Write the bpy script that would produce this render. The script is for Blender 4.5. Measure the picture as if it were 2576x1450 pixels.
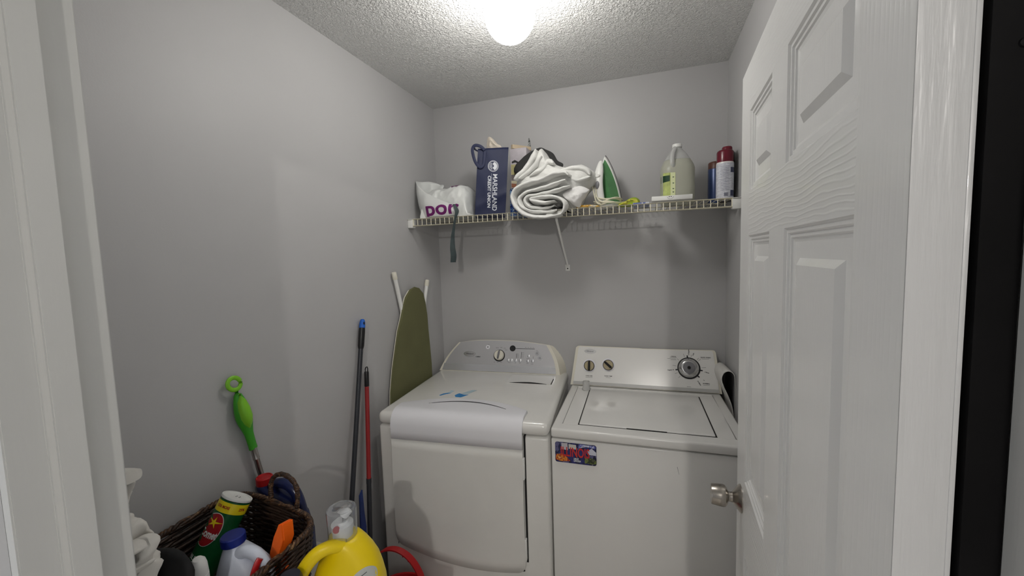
import bpy, bmesh, math, random
from mathutils import Vector, Matrix, noise
from mathutils.bvhtree import BVHTree

for o in list(bpy.data.objects):
    bpy.data.objects.remove(o)
SC = bpy.context.scene
COL = SC.collection
PI = math.pi
random.seed(4)

# ------------------------------------------------------------------ camera
cam_d = bpy.data.cameras.new('camera')
cam = bpy.data.objects.new('camera', cam_d)
COL.objects.link(cam)
CAM = Vector((1.133, -2.0823, 1.5972))
_r = Vector((0.94876548, 0.31448626, -0.03069933))
_u = Vector((0.00423884, 0.08447949, 0.9964162))
_f = Vector((-0.31595267, 0.94549543, -0.07881816))
M = Matrix.Identity(4)
for i in range(3):
    M[i][0] = _r[i]; M[i][1] = _u[i]; M[i][2] = -_f[i]; M[i][3] = CAM[i]
cam.matrix_world = M
cam_d.sensor_width = 36
cam_d.sensor_fit = 'HORIZONTAL'
cam_d.lens = 36 * 1006.5515 / 2576
cam_d.clip_start = 0.01
SC.camera = cam

# ------------------------------------------------------------------ world, exposure
W = bpy.data.worlds.new('world'); SC.world = W; W.use_nodes = True
W.node_tree.nodes['Background'].inputs[0].default_value = (0.93, 0.96, 1.0, 1)
W.node_tree.nodes['Background'].inputs[1].default_value = 0.66
SC.view_settings.view_transform = 'Standard'
SC.view_settings.look = 'None'
SC.view_settings.gamma = 1
SC.view_settings.exposure = -0.12
SC.view_settings.use_curve_mapping = False
ROOM_LAMP = 44.0
HALL_LAMP = 1450.0

# ------------------------------------------------------------------ materials
def srgb(c):
    out = []
    for v in c[:3]:
        v = v / 255
        out.append(v / 12.92 if v <= 0.04045 else ((v + 0.055) / 1.055) ** 2.4)
    return (*out, 1)

def mat(name, col, rough=0.5, metal=0.0, bump=0.0, bscale=40, var=0.0, vscale=6, spec=0.5, coat=0.0,
        trans=0.0, ior=1.45, stretch=None, detail=4, emit=None, sheen=0.0, dist=0.002):
    m = bpy.data.materials.new(name); m.use_nodes = True
    nt = m.node_tree; b = nt.nodes['Principled BSDF']
    c = srgb(col)
    b.inputs['Base Color'].default_value = c
    b.inputs['Roughness'].default_value = rough
    b.inputs['Metallic'].default_value = metal
    b.inputs['Specular IOR Level'].default_value = spec
    b.inputs['Coat Weight'].default_value = coat
    b.inputs['Transmission Weight'].default_value = trans
    b.inputs['IOR'].default_value = ior
    b.inputs['Sheen Weight'].default_value = sheen
    tc = nt.nodes.new('ShaderNodeTexCoord'); mp = nt.nodes.new('ShaderNodeMapping')
    nt.links.new(tc.outputs['Object'], mp.inputs[0])
    if stretch: mp.inputs['Scale'].default_value = stretch
    if bump:
        n = nt.nodes.new('ShaderNodeTexNoise'); n.inputs['Scale'].default_value = bscale
        n.inputs['Detail'].default_value = detail
        nt.links.new(mp.outputs[0], n.inputs['Vector'])
        bp = nt.nodes.new('ShaderNodeBump'); bp.inputs['Strength'].default_value = bump
        bp.inputs['Distance'].default_value = dist
        nt.links.new(n.outputs['Fac'], bp.inputs['Height'])
        nt.links.new(bp.outputs[0], b.inputs['Normal'])
    if var:
        n = nt.nodes.new('ShaderNodeTexNoise'); n.inputs['Scale'].default_value = vscale
        n.inputs['Detail'].default_value = 5
        nt.links.new(mp.outputs[0], n.inputs['Vector'])
        r = nt.nodes.new('ShaderNodeValToRGB')
        r.color_ramp.elements[0].position = 0.3; r.color_ramp.elements[1].position = 0.7
        r.color_ramp.elements[0].color = (*[x * (1 - var) for x in c[:3]], 1)
        r.color_ramp.elements[1].color = (*[min(1, x * (1 + var)) for x in c[:3]], 1)
        nt.links.new(n.outputs['Fac'], r.inputs[0]); nt.links.new(r.outputs[0], b.inputs['Base Color'])
    if emit:
        b.inputs['Emission Color'].default_value = srgb(emit[0]); b.inputs['Emission Strength'].default_value = emit[1]
    return m

def wood_emboss(name, col, rough, axis, strength):
    """white painted moulded door skin with raised grain lines running across the given axis"""
    m = mat(name, col, rough, coat=0.15)
    nt = m.node_tree; b = nt.nodes['Principled BSDF']; L = nt.links
    tc = nt.nodes.new('ShaderNodeTexCoord'); sx = nt.nodes.new('ShaderNodeSeparateXYZ'); L.new(tc.outputs['Object'], sx.inputs[0])
    mp = nt.nodes.new('ShaderNodeMapping'); mp.inputs['Scale'].default_value = (3.2, 1, 9) if axis == 'Z' else (12, 1, 1.4)
    L.new(tc.outputs['Object'], mp.inputs[0])
    n = nt.nodes.new('ShaderNodeTexNoise'); n.inputs['Scale'].default_value = 1.0; n.inputs['Detail'].default_value = 3; L.new(mp.outputs[0], n.inputs['Vector'])
    n1 = nt.nodes.new('ShaderNodeTexNoise'); n1.inputs['Scale'].default_value = 5.0; n1.inputs['Detail'].default_value = 4; L.new(mp.outputs[0], n1.inputs['Vector'])
    k1 = nt.nodes.new('ShaderNodeMath'); k1.operation = 'MULTIPLY'; k1.inputs[1].default_value = 2 * PI / 0.0088; L.new(sx.outputs[axis], k1.inputs[0])
    k2 = nt.nodes.new('ShaderNodeMath'); k2.operation = 'MULTIPLY_ADD'; k2.inputs[1].default_value = 34; L.new(n.outputs['Fac'], k2.inputs[0]); L.new(k1.outputs[0], k2.inputs[2])
    k3 = nt.nodes.new('ShaderNodeMath'); k3.operation = 'MULTIPLY_ADD'; k3.inputs[1].default_value = 4; L.new(n1.outputs['Fac'], k3.inputs[0]); L.new(k2.outputs[0], k3.inputs[2])
    si = nt.nodes.new('ShaderNodeMath'); si.operation = 'SINE'; L.new(k3.outputs[0], si.inputs[0])
    ab = nt.nodes.new('ShaderNodeMath'); ab.operation = 'POWER'; ab.inputs[1].default_value = 4
    ad = nt.nodes.new('ShaderNodeMath'); ad.operation = 'MULTIPLY_ADD'; ad.inputs[1].default_value = 0.5; ad.inputs[2].default_value = 0.5; L.new(si.outputs[0], ad.inputs[0]); L.new(ad.outputs[0], ab.inputs[0])
    n2 = nt.nodes.new('ShaderNodeTexNoise'); n2.inputs['Scale'].default_value = 70; L.new(tc.outputs['Object'], n2.inputs['Vector'])
    a2 = nt.nodes.new('ShaderNodeMath'); a2.operation = 'MULTIPLY_ADD'; a2.inputs[1].default_value = 0.25; L.new(n2.outputs['Fac'], a2.inputs[0]); L.new(ab.outputs[0], a2.inputs[2])
    bp = nt.nodes.new('ShaderNodeBump'); bp.inputs['Strength'].default_value = strength; bp.inputs['Distance'].default_value = 0.0009
    L.new(a2.outputs[0], bp.inputs['Height']); L.new(bp.outputs[0], b.inputs['Normal'])
    return m

def ceiling_mat():
    m = mat('ceiling_texture', (236, 236, 235), 0.85)
    nt = m.node_tree; b = nt.nodes['Principled BSDF']
    tc = nt.nodes.new('ShaderNodeTexCoord')
    n = nt.nodes.new('ShaderNodeTexNoise'); n.inputs['Scale'].default_value = 95; n.inputs['Detail'].default_value = 3
    n.inputs['Distortion'].default_value = 1.2
    v = nt.nodes.new('ShaderNodeTexVoronoi'); v.inputs['Scale'].default_value = 130; v.feature = 'SMOOTH_F1'
    nt.links.new(tc.outputs['Object'], n.inputs['Vector']); nt.links.new(tc.outputs['Object'], v.inputs['Vector'])
    ad = nt.nodes.new('ShaderNodeMath'); ad.operation = 'ADD'
    r = nt.nodes.new('ShaderNodeValToRGB'); r.color_ramp.elements[0].position = 0.38; r.color_ramp.elements[1].position = 0.66
    nt.links.new(n.outputs['Fac'], r.inputs[0]); nt.links.new(r.outputs[0], ad.inputs[0])
    mu = nt.nodes.new('ShaderNodeMath'); mu.operation = 'MULTIPLY'; mu.inputs[1].default_value = -0.6
    nt.links.new(v.outputs['Distance'], mu.inputs[0]); nt.links.new(mu.outputs[0], ad.inputs[1])
    bp = nt.nodes.new('ShaderNodeBump'); bp.inputs['Strength'].default_value = 0.9; bp.inputs['Distance'].default_value = 0.0045
    nt.links.new(ad.outputs[0], bp.inputs['Height']); nt.links.new(bp.outputs[0], b.inputs['Normal'])
    return m

def voro(name, cols, scale, rough=0.4, stretch=(1, 1, 1), warp=0.3):
    m = mat(name, cols[0], rough); nt = m.node_tree; b = nt.nodes['Principled BSDF']
    tc = nt.nodes.new('ShaderNodeTexCoord'); mp = nt.nodes.new('ShaderNodeMapping'); mp.inputs['Scale'].default_value = stretch
    nt.links.new(tc.outputs['Object'], mp.inputs[0])
    n = nt.nodes.new('ShaderNodeTexNoise'); n.inputs['Scale'].default_value = scale; n.inputs['Detail'].default_value = 3
    n.inputs['Distortion'].default_value = warp * 3
    nt.links.new(mp.outputs[0], n.inputs['Vector'])
    r = nt.nodes.new('ShaderNodeValToRGB'); r.color_ramp.interpolation = 'CONSTANT'
    k = len(cols)
    while len(r.color_ramp.elements) < k: r.color_ramp.elements.new(0.5)
    for i, c in enumerate(cols):
        r.color_ramp.elements[i].position = 0 if i == 0 else 0.36 + 0.28 * (i - 1) / max(1, k - 2)
        r.color_ramp.elements[i].color = srgb(c)
    nt.links.new(n.outputs['Fac'], r.inputs[0]); nt.links.new(r.outputs[0], b.inputs['Base Color'])
    return m

M_wall = mat('wall_paint', (184, 183.5, 184), 0.5, bump=0.12, bscale=220, detail=2, var=0.015, vscale=3, dist=0.001)
M_ceil = ceiling_mat()
M_floor = mat('vinyl_floor', (196, 190, 182), 0.45, var=0.08, vscale=12)
M_trim = mat('trim_gloss_paint', (202, 202, 199), 0.2, bump=0.25, bscale=30, stretch=(2, 2, 0.25), coat=0.3)
M_edge = mat('brushed_white_paint', (206, 206, 206), 0.32, bump=0.6, bscale=26, stretch=(1, 4, 0.35), coat=0.3)
M_black = mat('black_strip', (14, 13, 14), 0.6, var=0.3, vscale=9, spec=0.15)
M_doorH = wood_emboss('door_rail_grain', (236, 236, 235), 0.28, 'Z', 0.38)
M_doorV = wood_emboss('door_stile_grain', (236, 236, 235), 0.28, 'X', 0.14)
M_doorP = mat('door_paint', (236, 236, 235), 0.24, bump=0.1, bscale=60, coat=0.15)
M_nickel = mat('satin_nickel', (176, 170, 162), 0.24, metal=1, bump=0.1, bscale=300, stretch=(0.05, 1, 1))
M_enamel = mat('white_enamel', (232, 231, 228), 0.22, coat=0.35, var=0.012, vscale=5)
M_enamel2 = mat('dryer_enamel', (231, 230, 226), 0.2, coat=0.4, var=0.02, vscale=9)
M_panelplastic = mat('white_door_plastic', (236, 236, 241), 0.3, coat=0.2)
M_ivory = mat('aged_ivory_plastic', (226, 222, 208), 0.4, var=0.03, vscale=8)
M_silver = mat('silver_console', (190, 190, 193), 0.36, metal=0.4, var=0.03, vscale=4)
M_silver2 = mat('silver_lip', (205, 206, 210), 0.22, metal=0.5)
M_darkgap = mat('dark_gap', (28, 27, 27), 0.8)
M_blackpl = mat('black_plastic', (24, 24, 25), 0.35)
M_ink = mat('printed_ink', (50, 50, 54), 0.6)
M_chrome = mat('chrome', (205, 205, 205), 0.18, metal=1)
M_tan = mat('tan_plastic', (168, 155, 122), 0.4)
M_globe = mat('lit_globe', (255, 255, 255), 0.3, emit=((255, 252, 246), ROOM_LAMP))
M_globe2 = mat('lit_hall_globe', (255, 255, 255), 0.3, emit=((255, 250, 243), HALL_LAMP))
M_white = mat('white_plastic', (232, 232, 229), 0.35)
M_wire = mat('vinyl_coated_wire', (232, 226, 204), 0.35)
M_linen = mat('white_comforter', (224, 224, 221), 0.95, bump=0.6, bscale=34, sheen=0.1, dist=0.010, detail=8)
M_linen2 = mat('white_sheet', (228, 227, 226), 0.9, bump=0.3, bscale=30, sheen=0.2, dist=0.005)
def wrinkle(m, scale, strength, dist, stretch=(1, 1, 1)):
    """extra layer of sharp creases on top of a material's own bump"""
    nt = m.node_tree; b = nt.nodes['Principled BSDF']
    tc = nt.nodes.new('ShaderNodeTexCoord'); mp = nt.nodes.new('ShaderNodeMapping'); mp.inputs['Scale'].default_value = stretch
    nt.links.new(tc.outputs['Object'], mp.inputs[0])
    n = nt.nodes.new('ShaderNodeTexNoise'); n.noise_type = 'RIDGED_MULTIFRACTAL'; n.inputs['Scale'].default_value = scale
    n.inputs['Detail'].default_value = 3; n.inputs['Distortion'].default_value = 0.6
    nt.links.new(mp.outputs[0], n.inputs['Vector'])
    bp = nt.nodes.new('ShaderNodeBump'); bp.inputs['Strength'].default_value = strength; bp.inputs['Distance'].default_value = dist
    if b.inputs['Normal'].links: nt.links.new(b.inputs['Normal'].links[0].from_socket, bp.inputs['Normal'])
    nt.links.new(n.outputs['Fac'], bp.inputs['Height']); nt.links.new(bp.outputs[0], b.inputs['Normal'])
wrinkle(M_linen, 16, 0.5, 0.004, (1, 0.6, 1)); wrinkle(M_linen2, 18, 0.5, 0.004)
M_charcoal = mat('charcoal_cloth', (56, 56, 56), 0.9, bump=0.4, bscale=40, dist=0.004)
M_bagpl = mat('white_bag_film', (226, 228, 226), 0.3, bump=0.6, bscale=16, coat=0.2, dist=0.008)
M_purple = mat('purple_ink', (112, 28, 104), 0.4)
M_navy = mat('navy_bag', (28, 36, 70), 0.6, bump=0.4, bscale=14, var=0.06, dist=0.004)
M_white_ink = mat('white_ink', (225, 228, 234), 0.6)
M_slate = mat('slate_strap', (58, 70, 72), 0.55, var=0.2, vscale=30)
M_red = mat('red_plastic', (178, 28, 32), 0.35)
M_redpole = mat('red_pole', (150, 34, 36), 0.35, coat=0.2)
M_green = mat('green_plastic', (62, 158, 36), 0.4, bump=0.15, bscale=300)
M_lime = mat('lime_plastic', (132, 202, 48), 0.4)
M_alu = mat('aluminium_tube', (168, 164, 160), 0.3, metal=0.9)
M_blue = mat('blue_plastic', (30, 96, 190), 0.4)
M_dkblue = mat('dark_blue_plastic', (22, 44, 104), 0.4)
M_pole = mat('dark_pole', (44, 46, 52), 0.35)
M_olive = mat('olive_ironing_cover', (104, 104, 70), 0.95, bump=0.3, bscale=300, var=0.05, vscale=10)
M_yellow = mat('yellow_plastic', (238, 208, 10), 0.38, bump=0.08, bscale=60)
M_navyjug = mat('navy_jug_plastic', (24, 32, 72), 0.25)
M_bleach = mat('pale_jug_plastic', (206, 212, 226), 0.4, bump=0.15, bscale=250)
M_capblue = mat('blue_cap', (22, 38, 118), 0.3)
M_orange = mat('orange_plastic', (246, 104, 22), 0.4)
M_cometgreen = mat('green_label', (14, 88, 44), 0.3, var=0.15, vscale=30)
M_labyellow = mat('yellow_label', (238, 214, 30), 0.3)
M_labred = mat('red_label', (168, 26, 34), 0.35)
M_cloth = mat('white_tshirt', (214, 211, 205), 0.95, bump=0.3, bscale=60, sheen=0.2)
M_clear = mat('clear_plastic', (250, 252, 255), 0.08, trans=0.92, ior=1.2)
M_frost = mat('frosted_plastic', (240, 240, 238), 0.35, trans=0.55, ior=1.3)
M_jug = mat('vinegar_jug_plastic', (204, 205, 190), 0.3, trans=0.35, ior=1.3, bump=0.05, bscale=40)
M_jugtop = mat('empty_jug_plastic', (225, 226, 224), 0.22, trans=0.55, ior=1.2)
M_lablime = mat('lime_label', (182, 194, 116), 0.4, var=0.3, vscale=40)
M_labpale = mat('pale_label', (222, 228, 180), 0.4)
M_labdark = mat('dark_green_label', (22, 62, 36), 0.4)
M_maroon = mat('maroon_cap', (104, 20, 38), 0.25)
M_canblue = mat('blue_can', (48, 66, 108), 0.3, metal=0.2)
M_canlabel = voro('white_can_label', [(225, 226, 232), (218, 220, 228), (196, 198, 208), (228, 229, 236)], 60, stretch=(1, 1, 5))
M_brown = mat('brown_cap', (86, 50, 38), 0.4)
M_wick = mat('wicker', (50, 35, 27), 0.45, bump=0.8, bscale=90, var=0.5, vscale=45, stretch=(1, 1, 3), dist=0.004)
M_wickrim = voro('wicker_rim', [(34, 24, 19), (52, 35, 25), (84, 58, 38), (132, 104, 70)], 85, 0.5)
M_cord = mat('ivory_cord', (214, 210, 188), 0.5)
M_irongreen = mat('green_translucent_tank', (84, 136, 88), 0.15, coat=0.5, var=0.15, vscale=15)
M_grey = mat('grey_plastic', (120, 120, 124), 0.35)
M_sole = mat('soleplate', (120, 118, 120), 0.35, metal=0.8)
M_tissue = mat('cream_tissue', (212, 202, 188), 0.9, bump=0.5, bscale=40)
M_pine = mat('pale_wood', (208, 190, 162), 0.6, var=0.08, vscale=10, stretch=(1, 1, 8))
M_yelcloth = voro('yellow_green_cloth', [(168, 176, 60), (146, 168, 50), (186, 182, 70), (90, 108, 40)], 25, 0.9)
M_tape = mat('blue_painters_tape', (52, 128, 190), 0.7)
M_stain = mat('pale_blue_residue', (178, 198, 206), 0.6)
M_stool = mat('stool_plastic', (214, 214, 210), 0.5)
M_cab = mat('cabinet_laminate', (170, 166, 160), 0.5)
M_blackcloth = mat('black_cloth', (20, 20, 22), 0.8, bump=0.3, bscale=90)
M_mesh = voro('grey_mesh', [(40, 40, 42), (120, 118, 114), (60, 60, 60), (150, 148, 142)], 160, 0.8)
M_roll = mat('white_vinyl_outside', (214, 212, 208), 0.5)
M_rollin = mat('grey_vinyl_inside', (128, 126, 128), 0.45)

wrinkle(M_bagpl, 9, 0.6, 0.006); wrinkle(M_navy, 5, 0.35, 0.004); wrinkle(M_cloth, 14, 0.4, 0.003)
# ------------------------------------------------------------------ builders
def newobj(name, bm_or_me, m=None, parent=None, world=False, smooth=True, angle=35):
    if isinstance(bm_or_me, bmesh.types.BMesh):
        me = bpy.data.meshes.new(name)
        bmesh.ops.recalc_face_normals(bm_or_me, faces=bm_or_me.faces)
        if smooth:
            for f in bm_or_me.faces: f.smooth = True
            for e in bm_or_me.edges:
                if len(e.link_faces) == 2 and e.calc_face_angle(0) > math.radians(angle): e.smooth = False
        bm_or_me.to_mesh(me); bm_or_me.free()
    else:
        me = bm_or_me
    o = bpy.data.objects.new(name, me); COL.objects.link(o)
    if m is not None:
        for mm in (m if isinstance(m, (list, tuple)) else [m]): me.materials.append(mm)
    if parent is not None:
        o.parent = parent
        if world: o.matrix_parent_inverse = wm(parent).inverted()
    return o

def wm(o):
    m = Matrix.LocRotScale(o.location, o.rotation_euler, o.scale)
    return (wm(o.parent) @ o.matrix_parent_inverse @ m) if o.parent else m

def thing(name, label, cat, loc=(0, 0, 0), rz=0, group=None):
    o = bpy.data.objects.new(name, None); COL.objects.link(o)
    o.empty_display_size = 0.05
    o.location = loc; o.rotation_euler = (0, 0, rz)
    o['label'] = label; o['category'] = cat
    if group: o['group'] = group
    return o

def tag(o, label, cat, group=None):
    o['label'] = label; o['category'] = cat
    if group: o['group'] = group
    return o

def struct(name, bm, m, parent=None, **k):
    o = newobj(name, bm, m, parent, **k)
    if parent is None: o['kind'] = 'structure'
    return o

def B(): return bmesh.new()

def box(bm, lo, hi, bev=0, seg=2, mi=0, M=None):
    vs = [bm.verts.new((x, y, z)) for x in (lo[0], hi[0]) for y in (lo[1], hi[1]) for z in (lo[2], hi[2])]
    idx = [(0, 1, 3, 2), (4, 6, 7, 5), (0, 4, 5, 1), (2, 3, 7, 6), (0, 2, 6, 4), (1, 5, 7, 3)]
    fs = [bm.faces.new([vs[i] for i in f]) for f in idx]
    for f in fs: f.material_index = mi
    allv = vs
    if bev:
        es = list({e for f in fs for e in f.edges})
        r = bmesh.ops.bevel(bm, geom=es, offset=bev, segments=seg, affect='EDGES', profile=0.5)
        allv = list({v for f in r['faces'] for v in f.verts} | {v for v in vs if v.is_valid})
    if M is not None:
        bmesh.ops.transform(bm, matrix=M, verts=[v for v in allv if v.is_valid])
    return bm

def frame_from(d, up=Vector((0, 0, 1))):
    d = Vector(d).normalized()
    if abs(d.dot(up)) > 0.98: up = Vector((0, 1, 0))
    a = d.cross(up).normalized(); b = a.cross(d).normalized()
    return a, b, d

def lathe(bm, prof, p0, p1=None, seg=32, sx=1, sy=1, cap=True, mi=0, rotz=0):
    """prof: (radius, t) with t in metres along the axis p0->p1 (or +Z)"""
    p0 = Vector(p0)
    if p1 is None: a, b, d = Vector((math.cos(rotz), math.sin(rotz), 0)), Vector((-math.sin(rotz), math.cos(rotz), 0)), Vector((0, 0, 1))
    else:
        a, b, d = frame_from(Vector(p1) - p0)
    rings = []
    for r, t in prof:
        rings.append([bm.verts.new(p0 + d * t + a * (r * sx * math.cos(2 * PI * i / seg)) + b * (r * sy * math.sin(2 * PI * i / seg))) for i in range(seg)])
    for q in range(len(rings) - 1):
        for i in range(seg):
            j = (i + 1) % seg
            f = bm.faces.new((rings[q][i], rings[q][j], rings[q + 1][j], rings[q + 1][i])); f.material_index = mi
    if cap:
        f = bm.faces.new(list(reversed(rings[0]))); f.material_index = mi
        f = bm.faces.new(rings[-1]); f.material_index = mi
    return bm

def catmull(pts, n=6, closed=False):
    pts = [Vector(p) for p in pts]; out = []
    N = len(pts); rng = N if closed else N - 1
    for i in range(rng):
        if closed: p0, p1, p2, p3 = pts[(i - 1) % N], pts[i], pts[(i + 1) % N], pts[(i + 2) % N]
        else: p0, p1, p2, p3 = pts[max(i - 1, 0)], pts[i], pts[i + 1], pts[min(i + 2, N - 1)]
        for k in range(n):
            t = k / n
            out.append(0.5 * ((2 * p1) + (p2 - p0) * t + (2 * p0 - 5 * p1 + 4 * p2 - p3) * t * t + (3 * p1 - p0 - 3 * p2 + p3) * t ** 3))
    if not closed: out.append(pts[-1].copy())
    return out

def tube(bm, pts, r, seg=8, closed=False, cap=True, mi=0, ell=None, up=None):
    """r: number or list; ell=(a,b): radii multipliers along side/up axes"""
    pts = [Vector(p) for p in pts]; n = len(pts)
    rings = []; prev = None
    for i, p in enumerate(pts):
        if closed: d = pts[(i + 1) % n] - pts[i - 1]
        else: d = pts[min(i + 1, n - 1)] - pts[max(i - 1, 0)]
        if d.length < 1e-9: d = Vector((0, 0, 1))
        d.normalize()
        if up is not None:
            a = d.cross(Vector(up)).normalized(); b = a.cross(d)
        elif prev is None:
            a, b, _ = frame_from(d)
        else:
            a = (prev - d * prev.dot(d)).normalized(); b = d.cross(a)
        prev = a
        rr = r[i] if isinstance(r, (list, tuple)) else r
        ea, eb = ell if ell else (1, 1)
        rings.append([bm.verts.new(p + a * (rr * ea * math.cos(2 * PI * k / seg)) + b * (rr * eb * math.sin(2 * PI * k / seg))) for k in range(seg)])
    m = n if closed else n - 1
    for q in range(m):
        A, Bq = rings[q], rings[(q + 1) % n]
        for k in range(seg):
            j = (k + 1) % seg
            f = bm.faces.new((A[k], A[j], Bq[j], Bq[k])); f.material_index = mi
    if cap and not closed:
        bm.faces.new(list(reversed(rings[0]))).material_index = mi
        bm.faces.new(rings[-1]).material_index = mi
    return bm

def prism(bm, poly, fn, d0, d1, mi=0):
    """poly: 2D points; fn(p, d)->3D"""
    a = [bm.verts.new(fn(p, d0)) for p in poly]; b = [bm.verts.new(fn(p, d1)) for p in poly]
    n = len(poly)
    fs = [bm.faces.new(a), bm.faces.new(list(reversed(b)))]
    for i in range(n):
        j = (i + 1) % n; fs.append(bm.faces.new((a[j], a[i], b[i], b[j])))
    for f in fs: f.material_index = mi
    return bm

def loft(bm, secs, seg=36, cap=True, mi=0):
    """secs: (z, cx, cy, rx, ry, power)"""
    rings = []
    for z, cx, cy, rx, ry, pw in secs:
        ring = []
        for i in range(seg):
            t = 2 * PI * i / seg; c, s = math.cos(t), math.sin(t)
            ring.append(bm.verts.new((cx + rx * math.copysign(abs(c) ** (2 / pw), c), cy + ry * math.copysign(abs(s) ** (2 / pw), s), z)))
        rings.append(ring)
    for q in range(len(rings) - 1):
        for i in range(seg):
            j = (i + 1) % seg
            bm.faces.new((rings[q][i], rings[q][j], rings[q + 1][j], rings[q + 1][i])).material_index = mi
    if cap:
        bm.faces.new(list(reversed(rings[0]))).material_index = mi; bm.faces.new(rings[-1]).material_index = mi
    return bm

def cushion(bm, poly, y0, T, rings=12, wr=0.006, ws=14, seed=0, back=1.0, sub=4, pw=2.2, stretch=(1, 1, 1)):
    """puffed soft shape from an outline in the XZ plane; T = half thickness towards -Y"""
    P = [Vector((p[0], 0, p[1])) for p in poly]
    P = catmull(P, sub, closed=True)
    c = sum(P, Vector()) / len(P)
    def ring(f, s):
        h = (1 - f ** pw) ** (1 / pw) if f < 1 else 0
        out = []
        for p in P:
            q = c + (p - c) * f
            q.y = y0 + s * T * h * (back if s > 0 else 1)
            k = Vector((q.x * stretch[0], q.y * stretch[1], q.z * stretch[2])) * ws + Vector((seed * 3.7, seed, 0))
            nz = noise.fractal(k, 0.8, 2.0, 3)
            rdg = abs(noise.noise(k * 0.9)) * 2
            q.y += s * wr * (nz - rdg) * (0.3 + h)
            q.x += wr * 0.6 * noise.noise(k + Vector((9, 0, 0))); q.z += wr * 0.6 * noise.noise(k + Vector((0, 9, 0)))
            out.append(bm.verts.new(q))
        return out
    fs = [0.08 + 0.92 * math.sin(0.5 * PI * (i / rings)) for i in range(rings + 1)]
    front = [ring(f, -1) for f in fs]; backr = [ring(f, 1) for f in fs[:-1]]
    allr = front + backr[::-1]
    n = len(P)
    for q in range(len(allr) - 1):
        for i in range(n):
            j = (i + 1) % n
            bm.faces.new((allr[q][i], allr[q][j], allr[q + 1][j], allr[q + 1][i]))
    bm.faces.new(allr[0]); bm.faces.new(list(reversed(allr[-1])))
    return bm

def ribbon_fold(bm, path, th, y0, y1, wr=0.004, seed=0, sub=5, seg=28, shelf=False, blunt=False):
    """thick soft band following a 2D (x,z) path, running back from y0 to y1"""
    P = catmull([Vector((p[0], 0, p[1])) for p in path], sub)
    ym, hb = (y0 + y1) / 2, abs(y1 - y0) / 2
    rings = []
    for i, p in enumerate(P):
        d = (P[min(i + 1, len(P) - 1)] - P[max(i - 1, 0)]).normalized()
        nrm = Vector((-d.z, 0, d.x))
        e = 1 if blunt else min(1, 0.35 + 4 * min(i, len(P) - 1 - i) / len(P))
        ring = []
        for k in range(seg):
            t = 2 * PI * k / seg; c, s = math.cos(t), math.sin(t)
            a = math.copysign(abs(c) ** 0.75, c) * th * e
            b = math.copysign(abs(s) ** 0.42, s) * hb
            q = p + nrm * a + Vector((0, ym + b, 0))
            kk = q * 26 + Vector((seed, 0, 0))
            q += nrm * wr * noise.noise(kk) + Vector((0, wr * 1.8 * noise.noise(kk * 0.6 + Vector((5, 5, 5))), 0))
            if shelf and q.z < 1.801 and q.y > -0.322: q.z = 1.801
            ring.append(bm.verts.new(q))
        rings.append(ring)
    for q in range(len(rings) - 1):
        for k in range(seg):
            j = (k + 1) % seg
            bm.faces.new((rings[q][k], rings[q][j], rings[q + 1][j], rings[q + 1][k]))
    bm.faces.new(list(reversed(rings[0]))); bm.faces.new(rings[-1])
    return bm

_DG = None
def text_bm(s, size, extrude=0.0, bold=0.0, width=None, shear=0.0, spacing=1.0):
    cu = bpy.data.curves.new('txt', 'FONT'); cu.body = s; cu.size = size; cu.extrude = extrude; cu.offset = bold
    cu.align_x = 'CENTER'; cu.align_y = 'CENTER'; cu.shear = shear; cu.space_character = spacing; cu.resolution_u = 4
    o = bpy.data.objects.new('txt', cu); COL.objects.link(o)
    dg = bpy.context.evaluated_depsgraph_get(); dg.update()
    me = bpy.data.meshes.new_from_object(o.evaluated_get(dg))
    bm = bmesh.new(); bm.from_mesh(me)
    bpy.data.objects.remove(o); bpy.data.curves.remove(cu); bpy.data.meshes.remove(me)
    if width:
        xs = [v.co.x for v in bm.verts]
        if xs:
            k = width / (max(xs) - min(xs)); c = (max(xs) + min(xs)) / 2
            for v in bm.verts: v.co.x = (v.co.x - c) * k
    return bm

def place(bm, origin, right, up, off=0.0):
    R = Vector(right).normalized(); U = Vector(up).normalized(); N = R.cross(U).normalized()
    for v in bm.verts:
        x, y, z = v.co
        v.co = Vector(origin) + R * x + U * y + N * (z + off)
    return bm

def add_bm(dst, src, mi=None):
    me = bpy.data.meshes.new('tmp'); src.to_mesh(me); src.free()
    n0 = len(dst.faces); dst.from_mesh(me); bpy.data.meshes.remove(me)
    if mi is not None:
        dst.faces.ensure_lookup_table()
        for f in dst.faces[n0:]: f.material_index = mi
    return dst

def bvh_of(o):
    m = wm(o)
    me = o.data
    return BVHTree.FromPolygons([m @ v.co for v in me.vertices], [p.vertices[:] for p in me.polygons])

def project(bm, bvhs, direction, off=0.001, cell=0.006):
    """slice a flat decal into small cells and lay it on a surface"""
    d = Vector(direction).normalized()
    for ax in range(3):
        nrm = Vector([1 if i == ax else 0 for i in range(3)])
        lo = min(v.co[ax] for v in bm.verts); hi = max(v.co[ax] for v in bm.verts)
        k = math.floor(lo / cell) + 1
        while k * cell < hi:
            bmesh.ops.bisect_plane(bm, geom=bm.verts[:] + bm.edges[:] + bm.faces[:], plane_co=nrm * (k * cell), plane_no=nrm)
            k += 1
    miss = []
    for v in bm.verts:
        best = None
        for t in bvhs:
            hit, n, _, dd = t.ray_cast(v.co - d * 0.15, d)
            if hit and (best is None or dd < best[1]): best = (hit, dd)
        if best: v.co = best[0] - d * off
        else: miss.append(v)
    bmesh.ops.delete(bm, geom=miss, context='VERTS')
    return bm

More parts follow.
